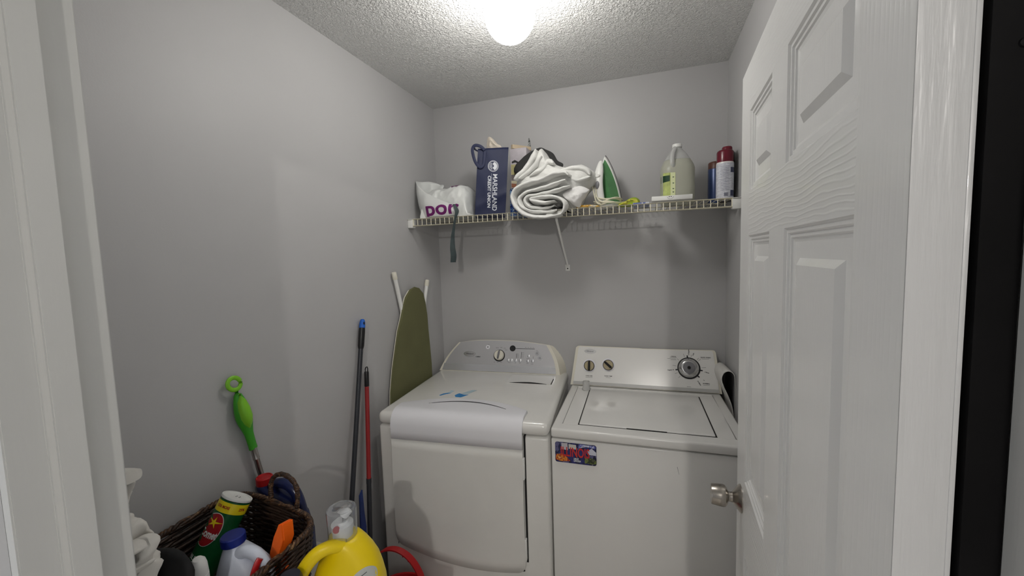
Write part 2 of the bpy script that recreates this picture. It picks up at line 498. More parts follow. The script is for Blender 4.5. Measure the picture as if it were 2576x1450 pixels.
# ================================================================== the room
RW, RH = 1.4905, 2.44
YI, YO = -1.702, -1.822          # room side and hall side of the front wall
bm = box(B(), (-0.1, YO, 0), (0, 0.1, RH)); struct('wall_left', bm, M_wall)
bm = box(B(), (0, 0, 0), (RW, 0.1, RH)); struct('wall_back', bm, M_wall)
bm = box(B(), (RW, YO, 0), (RW + 0.1, 0.1, RH)); struct('wall_right', bm, M_wall)
bm = B()
box(bm, (0, YO, 0), (0.335, YI, RH)); box(bm, (1.400, YO, 0), (RW, YI, RH)); box(bm, (0.335, YO, 2.07), (1.400, YI, RH))
struct('wall_front', bm, M_wall)
bm = box(B(), (-1.2, -4.6, RH), (2.8, 0.1, RH + 0.08)); struct('ceiling', bm, M_ceil)
bm = box(B(), (-1.2, -4.6, -0.05), (2.8, 0.1, 0)); struct('floor', bm, M_floor)
bm = box(B(), (-1.2, -4.7, 0), (2.8, -4.6, RH)); struct('wall_hall', bm, M_wall)
# doorway lining: left jamb with its stop, right jamb, head
def jamb(pts, name, m=M_trim, z1=2.06):
    b = prism(B(), pts, lambda p, d: Vector((p[0], p[1], d)), 0, z1)
    es = [e for e in b.edges if abs((e.verts[0].co - e.verts[1].co).normalized().z) > 0.9]
    bmesh.ops.bevel(b, geom=es, offset=0.0018, segments=2, affect='EDGES')
    return struct(name, b, m)
jamb([(0.335, YI + 0.002), (0.355, YI), (0.355, -1.7496), (0.376, -1.7496), (0.376, -1.782), (0.355, -1.782), (0.355, YO), (0.335, YO)], 'trim_1')
jamb([(1.400, YI), (1.3835, YI), (1.3835, YO), (1.400, YO)], 'trim_2')
bm = box(B(), (1.3600, -1.703, 0), (1.3832, -1.694, 2.03))
lathe(bm, [(0.0035, 0), (0.003, 0.0012), (0.001, 0.0018)], (1.3775, -1.703, 1.731), (1.3775, -1.80, 1.731), seg=14)
struct('trim_3', bm, M_black)
bm = box(B(), (0.376, YO, 2.035), (1.383, YI, 2.069)); struct('trim_4', bm, M_trim)
# casing on the room side of the doorway, left
bm = box(B(), (0.275, YI, 0), (0.335, YI + 0.010, 2.12), 0.004); struct('trim_5', bm, M_trim)

# ------------------------------------------------------------------ door, opened against the right wall
DF = Vector((1.362, -0.935, 0)); DH = Vector((1.322, -1.697, 0))
dlen = (DH - DF).length
door = bpy.data.objects.new('door_1', None); COL.objects.link(door); door['kind'] = 'structure'
door.location = DH; ang = math.atan2((DF - DH).y, (DF - DH).x)
door.rotation_euler = (0, 0, ang)
# local: x from hinge (0) to free edge (dlen); y<0 is towards the wall, y>0 towards the opening ; s = dlen - x
def S(s): return dlen - s
xs = [0, dlen - 0.667, dlen - 0.41, dlen - 0.31, dlen - 0.105, dlen]
zs = [0.012, 0.24, 0.865, 1.04, 1.628, 1.728, 1.905, 2.012]
bm = B()
prof = [(0, 0), (0.003, 0.0035), (0.008, 0.0035), (0.010, 0.0065), (0.015, 0.0065), (0.017, 0.009), (0.022, 0.0105), (0.046, 0.0105), (0.056, 0.0035)]
for i in range(5):
    for k in range(7):
        x0, x1, z0, z1 = xs[i], xs[i + 1], zs[k], zs[k + 1]
        pan = i in (1, 3) and k in (1, 3, 5)
        if not pan:
            f = bm.faces.new([bm.verts.new(v) for v in ((x0, 0, z0), (x1, 0, z0), (x1, 0, z1), (x0, 0, z1))])
            f.material_index = 0 if (i in (0, 4) or k not in (0, 2, 4, 6)) else 1
        else:
            loops = []
            for ins, dep in prof:
                loops.append([bm.verts.new(v) for v in ((x0 + ins, -dep, z0 + ins), (x1 - ins, -dep, z0 + ins), (x1 - ins, -dep, z1 - ins), (x0 + ins, -dep, z1 - ins))])
            for a, b_ in zip(loops, loops[1:]):
                for q in range(4):
                    w = (q + 1) % 4
                    bm.faces.new((a[q], a[w], b_[w], b_[q])).material_index = 2
            bm.faces.new(loops[-1]).material_index = 0
bmesh.ops.remove_doubles(bm, verts=bm.verts, dist=1e-5)
back = [bm.verts.new(v) for v in ((0, -0.035, 0.012), (dlen, -0.035, 0.012), (dlen, -0.035, 2.012), (0, -0.035, 2.012))]
bm.faces.new(list(reversed(back)))
def near(x, z):
    return min(bm.verts, key=lambda v: (v.co - Vector((x, 0, z))).length)
for (xa, za, xb, zb, p, q) in ((0, 0.012, dlen, 0.012, 0, 1), (dlen, 0.012, dlen, 2.012, 1, 2), (dlen, 2.012, 0, 2.012, 2, 3), (0, 2.012, 0, 0.012, 3, 0)):
    a = bm.verts.new((xa, 0, za)); b_ = bm.verts.new((xb, 0, zb))
    bm.faces.new((a, b_, back[q], back[p])).material_index = 2
bmesh.ops.remove_doubles(bm, verts=bm.verts, dist=1e-5)
slab = newobj('door_slab', bm, [M_doorV, M_doorH, M_doorP], door, smooth=False)
bm = B(); box(bm, (-0.0012, -0.035, 0.012), (0.004, -0.0315, 2.012), 0.0006); box(bm, (-0.0006, -0.0315, 0.012), (0.001, 0.0, 2.012)); newobj('edge_strip', bm, M_edge, door)
# knob on both sides
kx = S(0.062); kz = 0.974
for side in (1, -1):
    bm = B()
    y0 = 0 if side > 0 else -0.035
    pr = [(0.0335, 0), (0.0335, 0.0025), (0.031, 0.005), (0.022, 0.012), (0.0125, 0.0195), (0.0115, 0.026)]
    lathe(bm, pr, (kx, y0, kz), (kx, y0 + side, kz), seg=40)
    ro = newobj('knob_rose', bm, M_nickel, door)
    if side > 0:
        bm = B()
        pr = [(0.0115, 0.024), (0.0125, 0.0285), (0.019, 0.031), (0.0255, 0.036), (0.0268, 0.041), (0.0262, 0.050), (0.0245, 0.066), (0.0235, 0.068), (0.008, 0.069), (0.007, 0.0685)]
        lathe(bm, pr, (kx, y0, kz), (kx, y0 + side, kz), seg=40)
        newobj('door_knob', bm, M_nickel, door)
for hz in (0.25, 1.05, 1.82):
    bm = lathe(B(), [(0.006, -0.045), (0.006, 0.045)], (0.010, -0.0415, hz), seg=12)
    newobj('door_hinge', bm, M_nickel, door)

# ------------------------------------------------------------------ ceiling lamps
def ceiling_lamp(x, y, globe_m, label, drop=0.0, gr=0.0775):
    t = thing('ceiling_lamp', label, 'lamp', (x, y, RH), 0)
    bm = lathe(B(), [(0.062, 0), (0.062, -0.006), (0.05, -0.018), (0.042, -0.024)], (0, 0, 0), seg=40)
    newobj('lamp_base', bm, M_white, t)
    if drop:
        bm = lathe(B(), [(0.008, -0.02), (0.008, -0.075 - drop)], (0, 0, 0), seg=16); newobj('lamp_stem', bm, M_white, t)
    pr = []
    for i in range(25):
        a = PI * i / 24
        pr.append((max(0.0005, gr * math.sin(a) ** 0.92), -0.101 - drop + gr * 1.05 * math.cos(a)))
    bm = lathe(B(), pr, (0, 0, 0), seg=48)
    newobj('lamp_globe', bm, globe_m, t)
    return t
ceiling_lamp(0.741, -0.85, M_globe, 'round white glass globe lamp glowing on the textured laundry ceiling')
ceiling_lamp(1.42, -3.60, M_globe2, 'small bare glowing bulb hanging on a short stem below the hall ceiling outside the doorway', 0.08, 0.028)

# ================================================================== dryer (left machine)
dry = thing('dryer', 'white front-loading clothes dryer with silver console, left of the two machines', 'dryer', (0.0712, -0.7257, 0), 0.0736)
DW = 0.72
bm = B(); box(bm, (0.002, 0.0, 0.015), (DW - 0.002, 0.70, 0.9145), 0.012, 3); newobj('cabinet', bm, M_enamel2, dry)
bm = B(); box(bm, (0, -0.004, 0.9170), (DW, 0.70, 0.971), 0.022, 5); newobj('top_cover', bm, M_enamel2, dry)
# door with rolled top edge
def vback(u): return 0.078 + 0.088 * max(0, 1 - abs((u - 0.345) / 0.275) ** 2.2)
def zbot(u): return 0.357 + 0.046 * abs((u - 0.42) / 0.30) ** 2
UL, UR = 0.0695, 0.6205
def door_section(u):
    zb = zbot(u)
    e = min(u - UL, UR - u)
    if e < 0.03:
        zb += 0.03 - math.sqrt(max(0, 0.03 ** 2 - (0.03 - e) ** 2))
    pts = []
    for k in range(13): pts.append((-0.013 - 0.004 * math.sin(PI * k / 12), zb + (0.868 - zb) * k / 12))
    split = len(pts) - 1
    pts.append((-0.013, 0.90))
    R = 0.05
    for k in range(9):
        a = 0.5 * PI * k / 8
        pts.append((-0.013 + R * (1 - math.cos(a)), 0.9785 - R + R * math.sin(a)))
    vb = vback(u)
    for k in range(1, 5): pts.append((0.037 + (vb - 0.037) * k / 4, 0.9785))
    pts.append((vb + 0.001, 0.9705))
    return pts, split
bmL, bmU = B(), B()
us = [UL + (UR - UL) * (0.5 - 0.5 * math.cos(PI * i / 56)) for i in range(57)]
rows = [door_section(u) for u in us]
sp = rows[0][1]
def skin(bm, sel):
    g = [[bm.verts.new((u, v, z)) for v, z in sel(r[0])] for u, r in zip(us, rows)]
    for i in range(len(g) - 1):
        for k in range(len(g[0]) - 1):
            bm.faces.new((g[i][k], g[i + 1][k], g[i + 1][k + 1], g[i][k + 1]))
skin(bmL, lambda p: p[:sp + 1]); skin(bmU, lambda p: [(p[sp][0] - 0.0015, p[sp][1] + 0.001)] + [(v - (0.0015 if z < 0.93 else 0), z) for v, z in p[sp + 1:]])
for nm, b_, m_ in (('door_panel', bmL, M_enamel2), ('door_handle_band', bmU, M_panelplastic)):
    o = newobj(nm, b_, m_, dry)
    sd = o.modifiers.new('s', 'SOLIDIFY'); sd.thickness = 0.012; sd.offset = -1 if nm == 'x' else 0
    sd.offset = 0.0
# dark door edge gap, bottom line
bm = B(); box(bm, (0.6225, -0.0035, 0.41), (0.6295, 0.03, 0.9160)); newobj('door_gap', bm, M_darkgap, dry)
bm = B()
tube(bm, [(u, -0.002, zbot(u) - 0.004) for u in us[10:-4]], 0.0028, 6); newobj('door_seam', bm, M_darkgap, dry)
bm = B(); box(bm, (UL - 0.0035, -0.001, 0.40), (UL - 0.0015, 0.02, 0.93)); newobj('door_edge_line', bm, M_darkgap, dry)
for z0, z1 in ((0.750, 0.834), (0.425, 0.511)):
    bm = B(); box(bm, (0.6165, -0.019, z0), (0.6265, -0.002, z1), 0.0025); newobj('door_hinge', bm, M_white, dry)
# curved grip slot on the door top
bm = B()
pts = []
for i in range(25):
    u = 0.193 + (0.535 - 0.193) * i / 24
    pts.append((u, 0.083 + 0.052 * (1 - ((u - 0.355) / 0.17) ** 2) * 0.9, 0.985))
rad = [0.0008 + 0.0016 * math.sin(PI * i / 24) for i in range(25)]
tube(bm, pts, rad, 6); newobj('grip_slot', bm, M_ink, dry)
# lint screen in the top
bm = B(); prism(bm, [(0.436, 0.444), (0.658, 0.444), (0.661, 0.576), (0.438, 0.58)], lambda p, d: Vector((p[0], p[1], d)), 0.9705, 0.9725)
lint = newobj('lint_screen_cover', bm, M_enamel, dry, smooth=False)
bm = B()
up_, lo_ = [], []
for i in range(17):
    u = 0.455 + 0.185 * i / 16; k = math.sin(PI * i / 16)
    up_.append((u, 0.446 + 0.020 * k)); lo_.append((u, 0.445))
prism(bm, up_ + lo_[::-1], lambda p, d: Vector((p[0], p[1], d)), 0.9722, 0.9734)
newobj('finger_slot', bm, M_darkgap, lint, smooth=False)
bm = B(); box(bm, (0.6595, 0.452, 0.9705), (0.663, 0.535, 0.9732)); newobj('cover_gap', bm, M_darkgap, lint)
# tape scraps and stain left on the top
for poly in ([(0.178, 0.222), (0.186, 0.218), (0.20, 0.238), (0.222, 0.258), (0.206, 0.26), (0.188, 0.247)],
             [(0.250, 0.232), (0.262, 0.214), (0.287, 0.212), (0.297, 0.226), (0.311, 0.25), (0.29, 0.247), (0.262, 0.262), (0.255, 0.25)]):
    newobj('tape_scrap', prism(B(), poly, lambda p, d: Vector((p[0], p[1], d)), 0.9708, 0.9716), M_tape, dry, smooth=False)
for poly in ([(0.206, 0.262), (0.222, 0.259), (0.226, 0.29), (0.205, 0.30)], [(0.27, 0.262), (0.292, 0.249), (0.31, 0.27), (0.33, 0.315), (0.305, 0.318), (0.285, 0.285)]):
    newobj('sticker_residue', prism(B(), poly, lambda p, d: Vector((p[0], p[1], d)), 0.9708, 0.9712), M_stain, dry, smooth=False)

# console
CB0 = Vector((0, 0.6106, 0.968)); CT = Vector((0, 0.675, 1.12)); cdir = (CT - CB0); clen = cdir.length; cdir.normalize()
cn = Vector((1, 0, 0)).cross(cdir)      # towards the room, up
def con(u, t, h=0.0): return CB0 + Vector((u, 0, 0)) + cdir * t + cn * h
def curve_outline(bl, tl, arc, tr, br, bulL=0.012, bulR=0.012):
    L = [(bl[0] + (tl[0] - bl[0]) * k / 8 - bulL * math.sin(PI * k / 8), bl[1] + (tl[1] - bl[1]) * k / 8) for k in range(9)]
    T = [p.to_2d() for p in catmull([Vector((*tl, 0))] + [Vector((*a, 0)) for a in arc] + [Vector((*tr, 0))], 5)][1:-1]
    Rr = [(tr[0] + (br[0] - tr[0]) * k / 8 + bulR * math.sin(PI * k / 8), tr[1] + (br[1] - tr[1]) * k / 8) for k in range(9)]
    return L + [tuple(p) for p in T] + Rr
face = curve_outline((0.020, 0.006), (0.115, 0.164), [(0.2233, 0.1755), (0.3887, 0.177), (0.4915, 0.1716)], (0.6053, 0.159), (0.6635, 0.006))
body = curve_outline((0.004, 0.002), (0.103, 0.163), [(0.2233, 0.179), (0.3887, 0.1805), (0.4915, 0.175)], (0.622, 0.160), (0.684, 0.002))
def console_body(poly, m, name, h0, backy, parent, cb=con, shrink=0.0, dx=0.0):
    bm = B()
    a = [bm.verts.new(cb(u, t, h0)) for u, t in poly]
    a2 = [bm.verts.new(cb(u + dx, t, -0.03)) for u, t in poly]
    b2 = []
    for u, t in poly:
        sh_ = (0.034 + 0.021 * t / 0.16) * (min(1, max(0, (u - 0.56) / 0.05)) - 0.05 * min(1, max(0, (0.14 - u) / 0.04)))
        p = cb(u + sh_, t * (0.93 - 1.3 * max(0, sh_) * t / 0.16), 0); b2.append(bm.verts.new((p.x, backy, p.z)))
    n = len(poly); bm.faces.new(a); bm.faces.new(list(reversed(b2)))
    for A, C in ((a, b2),):
        for i in range(n):
            j = (i + 1) % n; bm.faces.new((A[j], A[i], C[i], C[j]))
    for v in a2: bm.verts.remove(v)
    return newobj(name, bm, m, parent, angle=25)
cons = console_body(body, M_ivory, 'console_housing', 0.0, 0.695, dry)
bm = prism(B(), face, lambda p, d: con(p[0], p[1], d), -0.004, 0.0025); 
fp = newobj('console_face', bm, M_silver, cons, smooth=False)
stripe = [(0.0215, 0.007), (0.0295, 0.043), (0.6575, 0.040), (0.662, 0.007)]
bm = prism(B(), stripe, lambda p, d: con(p[0], p[1], d), 0.0024, 0.0036); newobj('console_lip', bm, M_silver2, cons, smooth=False)

def disc(bm, c, r, h0, h1, cf=con, seg=32, mi=0, inner=0, e=1.0):
    o = [(c[0] + r * e * math.cos(2 * PI * k / seg), c[1] + r * math.sin(2 * PI * k / seg)) for k in range(seg)]
    if not inner:
        prism(bm, o, lambda p, d: cf(p[0], p[1], d), h0, h1, mi)
    else:
        i_ = [(c[0] + inner * e * math.cos(2 * PI * k / seg), c[1] + inner * math.sin(2 * PI * k / seg)) for k in range(seg)]
        V = [[bm.verts.new(cf(p[0], p[1], d)) for p in L] for L, d in ((o, h0), (o, h1), (i_, h1), (i_, h0))]
        for q in range(4):
            for k in range(seg):
                j = (k + 1) % seg; bm.faces.new((V[q][k], V[q][j], V[(q + 1) % 4][j], V[(q + 1) % 4][k])).material_index = mi
    return bm
def rect(bm, u0, t0, u1, t1, h0, h1, cf=con, mi=0):
    return prism(bm, [(u0, t0), (u1, t0), (u1, t1), (u0, t1)], lambda p, d: cf(p[0], p[1], d), h0, h1, mi)
def label_text(s, c, size, cf=con, rot=0, h=0.0032, bold=0.0, width=None, shear=0):
    b = text_bm(s, size, 0.0002, bold, width, shear)
    o = cf(c[0], c[1], h); R = (cf(1, 0, 0) - cf(0, 0, 0)).normalized(); U = (cf(0, 1, 0) - cf(0, 0, 0)).normalized()
    R2 = R * math.cos(rot) + U * math.sin(rot); U2 = -R * math.sin(rot) + U * math.cos(rot)
    return place(b, o, R2, U2)
# knob
bm = B(); disc(bm, (0.3476, 0.094), 0.0325, 0.002, 0.0045); kn = newobj('cycle_knob', bm, M_blackpl, cons, smooth=False)
bm = B(); a = con(0.3476, 0.096, 0.004); lathe(bm, [(0.0275, 0), (0.0265, 0.012), (0.024, 0.015)], a, a + cn, seg=36); newobj('knob_cap', bm, M_ivory, kn)
bm = B()
a0 = con(0.3445, 0.074, 0.020); a1 = con(0.3515, 0.121, 0.020)
tube(bm, [a0, con(0.3455, 0.082, 0.023), con(0.3495, 0.112, 0.023), a1], [0.003, 0.0055, 0.0055, 0.003], 10); newobj('knob_grip', bm, M_grey, kn)
bm = disc(B(), (0.4208, 0.1359), 0.0165, 0.0025, 0.0035); newobj('status_window', bm, M_blackpl, cons, smooth=False)
bm = rect(B(), 0.437, 0.1345, 0.5437, 0.1368, 0.0025, 0.0032); newobj('status_line', bm, M_ink, cons, smooth=False)
for c in ((0.4000, 0.0714), (0.4180, 0.0714), (0.4420, 0.0706), (0.4670, 0.0705), (0.5127, 0.0954), (0.5091, 0.0697), (0.5356, 0.0696)):
    bm = B(); a = con(c[0], c[1], 0.0022); lathe(bm, [(0.0088, 0), (0.0084, 0.0025), (0.006, 0.004)], a, a + cn, seg=20, sx=1, sy=1)
    newobj('button', bm, M_silver2, cons)
for c, m_ in (((0.2783, 0.1396), M_panelplastic), ((0.5581, 0.1124), M_silver2), ((0.5751, 0.088), M_silver2)):
    bm = B(); disc(bm, c, 0.0115, 0.0022, 0.004); b_ = newobj('round_button', bm, m_, cons, smooth=False)
    bm = B(); disc(bm, c, 0.004, 0.004, 0.0046); newobj('button_centre', bm, M_grey, b_, smooth=False)
def mark(rects, cf, parent, h0, h1, nm='printed_mark'):
    bm = B()
    for r_ in rects: rect(bm, *r_, h0, h1, cf=cf)
    newobj(nm, bm, M_ink, parent, smooth=False)
for c, w in (((0.333, 0.137), 0.018), ((0.356, 0.139), 0.012), ((0.376, 0.135), 0.012), ((0.384, 0.126), 0.014), ((0.322, 0.058), 0.008), ((0.341, 0.056), 0.008), ((0.36, 0.059), 0.01),
             ((0.407, 0.058), 0.014), ((0.441, 0.057), 0.01), ((0.466, 0.057), 0.008), ((0.511, 0.083), 0.02), ((0.508, 0.056), 0.012), ((0.533, 0.055), 0.014), ((0.28, 0.154), 0.01), ((0.556, 0.127), 0.008)):
    mark([(c[0] - w / 2, c[1] - 0.0006, c[0] + w / 2, c[1] + 0.0006)], con, cons, 0.0025, 0.0029)
mark([(0.4432, 0.085, 0.4452, 0.108)] + [(0.4455, 0.086 + i * 0.005, 0.458, 0.0868 + i * 0.005) for i in range(5)], con, cons, 0.0025, 0.003, 'level_scale')
mark([(0.4700, 0.084, 0.4720, 0.117)] + [(0.4725, 0.086 + i * 0.007, 0.486, 0.0868 + i * 0.007) for i in range(5)], con, cons, 0.0025, 0.003, 'level_scale')
mark([(0.5370, 0.084, 0.5385, 0.096)], con, cons, 0.0025, 0.003, 'level_scale')
mark([(0.49 + k * 0.014, 0.1425, 0.497 + k * 0.014, 0.1436) for k in range(4)], con, cons, 0.0025, 0.0029, 'dash_row')
bm = disc(B(), (0.1756, 0.0994), 0.0155, 0.0024, 0.0042, e=2.3, inner=0.0125); disc(bm, (0.1756, 0.0994), 0.0125, 0.0024, 0.0032, e=2.35)
lg = newobj('brand_badge', bm, M_chrome, cons, smooth=False)
bm = label_text('Whirlpool', (0.1756, 0.0994), 0.012, h=0.0035, width=0.044, shear=0.2); newobj('badge_lettering', bm, M_ink, lg, smooth=False)
bm = label_text('CABRIO', (0.2253, 0.0841), 0.008, width=0.028, bold=0.0002); newobj('series_lettering', bm, M_ink, cons, smooth=False)

# ================================================================== washer (right machine)
wa = thing('washing_machine', 'white top-loading washing machine with a postcard magnet, right of the two machines', 'washing machine', (0.7874, -0.6362, 0), 0.0236)
WW = 0.684
bm = B(); box(bm, (0.001, 0.001, 0.015), (WW - 0.001, 0.615, 0.8985), 0.005, 3); newobj('cabinet', bm, M_enamel, wa)
bm = B(); box(bm, (0, -0.003, 0.9035), (WW, 0.615, 0.9395), 0.009, 4)
top = newobj('top_panel', bm, M_enamel, wa)
bm = B()   # embossed frame of the top
fr = [(0.038, 0.045), (0.645, 0.045), (0.645, 0.50), (0.038, 0.50)]
tube(bm, [(x, y, 0.9385) for x, y in fr], 0.0032, 6, closed=True); newobj('top_rim', bm, M_enamel, wa)
bm = B(); box(bm, (0.097, 0.052, 0.9385), (0.586, 0.468, 0.9402)); newobj('lid_gap', bm, M_darkgap, wa)
bm = B(); box(bm, (0.1015, 0.0545, 0.938), (0.5805, 0.4655, 0.9445), 0.0045, 3); lid = newobj('lid', bm, M_enamel, wa)
bm = B(); box(bm, (0.278, 0.0515, 0.9396), (0.42, 0.0548, 0.9428)); newobj('lid_finger_gap', bm, M_darkgap, lid)
WB0 = Vector((0, 0.5251, 0.9405)); WT = Vector((0, 0.590, 1.118)); wdir = (WT - WB0).normalized(); wn = Vector((1, 0, 0)).cross(wdir)
def wcon(u, t, h=0.0): return WB0 + Vector((u, 0, 0)) + wdir * t + wn * h
wbody = [(-0.004, 0.0), (0.0, 0.03), (0.018, 0.188), (0.026, 0.1955), (0.036, 0.198), (0.33, 0.196), (0.345, 0.1945), (0.66, 0.199), (0.668, 0.1965), (0.673, 0.188), (0.684, 0.06), (0.6895, 0.0)]
def wc(poly, m, name, h0, backy, parent):
    bm = B()
    a = [bm.verts.new(wcon(u, t, h0)) for u, t in poly]; b2 = []
    for u, t in poly:
        p = wcon(u, t * 0.97, 0); b2.append(bm.verts.new((p.x, backy, p.z)))
    n = len(poly); bm.faces.new(a); bm.faces.new(list(reversed(b2)))
    for i in range(n):
        j = (i + 1) % n; bm.faces.new((a[j], a[i], b2[i], b2[j]))
    return newobj(name, bm, m, parent, angle=25)
wh = wc(wbody, M_ivory, 'console_housing', 0.0, 0.613, wa)
wf = [(0.010, 0.006), (0.0125, 0.03), (0.032, 0.186), (0.037, 0.193), (0.33, 0.192), (0.345, 0.1905), (0.655, 0.195), (0.660, 0.187), (0.674, 0.06), (0.678, 0.006)]
bm = prism(B(), wf, lambda p, d: wcon(p[0], p[1], d), -0.002, 0.003); newobj('console_face', bm, M_enamel, wh, smooth=False)
bm = prism(B(), [(0.0105, 0.0035), (0.0115, 0.0185), (0.6745, 0.0185), (0.678, 0.0035)], lambda p, d: wcon(p[0], p[1], d), 0.0, 0.009)
newobj('console_lip', bm, mat('grey_lip', (186, 186, 184), 0.3), wh, smooth=False)
for (c, rot) in (((0.0886, 0.0985), 0.0), ((0.1818, 0.1065), 0.85)):
    bm = B(); disc(bm, c, 0.0325, 0.003, 0.0045, cf=wcon); dk = newobj('selector_knob', bm, M_panelplastic, wh, smooth=False)
    bm = B(); a = wcon(c[0], c[1] - 0.001, 0.004); lathe(bm, [(0.0255, 0), (0.0245, 0.007), (0.022, 0.009)], a, a + wn, seg=32); newobj('knob_cap', bm, M_tan, dk)
    bm = B(); disc(bm, (c[0], c[1] - 0.001), 0.0262, 0.004, 0.012, cf=wcon, inner=0.0215); newobj('knob_ring', bm, M_blackpl, dk, smooth=False)
    bm = B(); R_ = wcon(1, 0, 0) - wcon(0, 0, 0)
    dv_ = (wdir * math.cos(rot) - R_ * math.sin(rot)); cc = wcon(c[0], c[1] - 0.001, 0.014)
    tube(bm, [cc - dv_ * 0.024, cc - dv_ * 0.018 + wn * 0.004, cc + dv_ * 0.018 + wn * 0.004, cc + dv_ * 0.025], [0.003, 0.006, 0.0055, 0.0028], 10); newobj('knob_grip', bm, M_blackpl, dk)
dc = (0.5528, 0.1095)
bm = B(); disc(bm, dc, 0.0505, 0.003, 0.0048, cf=wcon); dl = newobj('cycle_dial', bm, M_blackpl, wh, smooth=False)
bm = B(); a = wcon(dc[0] - 0.001, dc[1] + 0.001, 0.004); lathe(bm, [(0.0445, 0), (0.0445, 0.004), (0.038, 0.012), (0.034, 0.016), (0.0285, 0.017)], a, a + wn, seg=48); newobj('dial_rim', bm, M_chrome, dl)
bm = B(); a = wcon(dc[0] - 0.001, dc[1] + 0.001, 0.020); lathe(bm, [(0.0275, 0), (0.027, 0.003), (0.024, 0.004)], a, a + wn, seg=36); newobj('dial_centre', bm, M_grey, dl)
bm = B(); a = wcon(dc[0] - 0.001, dc[1] + 0.001, 0.024); lathe(bm, [(0.0075, 0), (0.0065, 0.003)], a, a + wn, seg=20); newobj('dial_button', bm, M_blackpl, dl)
bm = B()
def radial(angle, r0, r1, w):
    bm = B()
    d = (math.cos(angle), math.sin(angle)); n_ = (-d[1] * w / 2, d[0] * w / 2)
    pl = [(dc[0] + d[0] * r0 + n_[0], dc[1] + d[1] * r0 + n_[1]), (dc[0] + d[0] * r0 - n_[0], dc[1] + d[1] * r0 - n_[1]), (dc[0] + d[0] * r1 - n_[0], dc[1] + d[1] * r1 - n_[1]), (dc[0] + d[0] * r1 + n_[0], dc[1] + d[1] * r1 + n_[1])]
    prism(bm, pl, lambda p, d_: wcon(p[0], p[1], d_), 0.0028, 0.0036); newobj('dial_tick', bm, M_ink, wh, smooth=False)
for deg, r1, w in ((78, 0.064, 0.0012), (108, 0.070, 0.0012), (48, 0.066, 0.0012), (40, 0.07, 0.001), (140, 0.066, 0.001), (172, 0.072, 0.001), (205, 0.068, 0.001), (225, 0.066, 0.001), (5, 0.074, 0.001)):
    radial(math.radians(deg), 0.055, r1, w)
for deg in (-8, -42, 190, 95): radial(math.radians(deg), 0.050, 0.060, 0.006)
bm.free()
for c, w in (((0.485, 0.157), 0.030), ((0.478, 0.151), 0.038), ((0.486, 0.146), 0.026), ((0.627, 0.156), 0.03), ((0.625, 0.036), 0.028), ((0.0885, 0.040), 0.034), ((0.1825, 0.044), 0.024), ((0.55, 0.024), 0.018)):
    mark([(c[0] - w / 2, c[1] - 0.0005, c[0] + w / 2, c[1] + 0.0005)], wcon, wh, 0.0028, 0.0034)
for s, c, sz, rot in (('CASUAL', (0.487, 0.1615), 0.0065, 0), ('QUICK WASH', (0.627, 0.1625), 0.0068, 0), ('NORMAL', (0.625, 0.0425), 0.0072, 0), ('LOAD SIZE', (0.0885, 0.0475), 0.0068, 0), ('WASH TEMP', (0.1825, 0.0515), 0.0068, 0),
                      ('10 Regular', (dc[0] + 0.002, dc[1] + 0.075), 0.0065, PI / 2), ('4 Rinse', (dc[0] + 0.077, dc[1] - 0.016), 0.0065, -0.2), ('12 Heavy', (dc[0] + 0.042, dc[1] - 0.066), 0.0065, -1.0),
                      ('8 Light', (dc[0] + 0.022, dc[1] + 0.066), 0.005, 1.25), ('Regular 10', (dc[0] - 0.080, dc[1] - 0.012), 0.0065, 0.1), ('14', (dc[0] + 0.062, dc[1] - 0.052), 0.006, -0.7)):
    newobj('printed_word', label_text(s, c, sz, cf=wcon, rot=rot, h=0.0033, bold=0.00018), M_ink, wh, smooth=False)
bm = disc(B(), (0.0912, 0.1707), 0.0115, 0.003, 0.0045, cf=wcon, e=2.5, inner=0.0085); disc(bm, (0.0912, 0.1707), 0.0085, 0.003, 0.0038, cf=wcon, e=2.7)
lg = newobj('brand_badge', bm, M_chrome, wh, smooth=False)
bm = label_text('Whirlpool', (0.0912, 0.1707), 0.009, cf=wcon, h=0.004, width=0.034, shear=0.2); newobj('badge_lettering', bm, M_ink, lg, smooth=False)
# scratch on the front
bm = prism(B(), [(0.449, 0.842), (0.4505, 0.842), (0.456, 0.815), (0.4553, 0.815)], lambda p, d: Vector((p[0], d, p[1])), 0.0004, 0.0012); newobj('scratch_mark', bm, M_grey, wa, smooth=False)

# postcard magnet
rz = 0.0236; wa_m = Matrix.Translation(wa.location) @ Matrix.Rotation(rz, 4, 'Z')
mg = thing('fridge_magnet', 'colourful rectangular ILLINOIS picture magnet on the front of the washing machine', 'magnet', wa_m @ Vector((0.094, -0.001, 0.81)), rz)
bm = B(); c = 0.008; w2, h2 = 0.0775, 0.0785
pl = []
for cx_, cz_, a0 in ((w2 - c, h2 - c, 0), (-w2 + c, h2 - c, 90), (-w2 + c, c, 180), (w2 - c, c, 270)):
    for k in range(5):
        a = math.radians(a0 + 22.5 * k); pl.append((cx_ + c * math.cos(a), cz_ + c * math.sin(a)))
mgf = lambda p, d: Vector((p[0], d, p[1]))
prism(bm, pl, mgf, 0.0015, -0.0012)
M_card = voro('night_skyline_print', [(18, 22, 66), (40, 44, 110), (26, 30, 70), (90, 90, 130), (22, 24, 60)], 22, 0.25)
base = newobj('magnet_card', bm, M_card, mg, smooth=False)
def patch(name, poly, m, h=-0.0014): 
    newobj(name, prism(B(), poly, mgf, -0.001, h), m, base, smooth=False)
patch('picture_building', [(-0.052, 0.052), (-0.053, 0.076), (-0.03, 0.077), (-0.028, 0.05)], mat('print_pale', (196, 192, 200), 0.3))
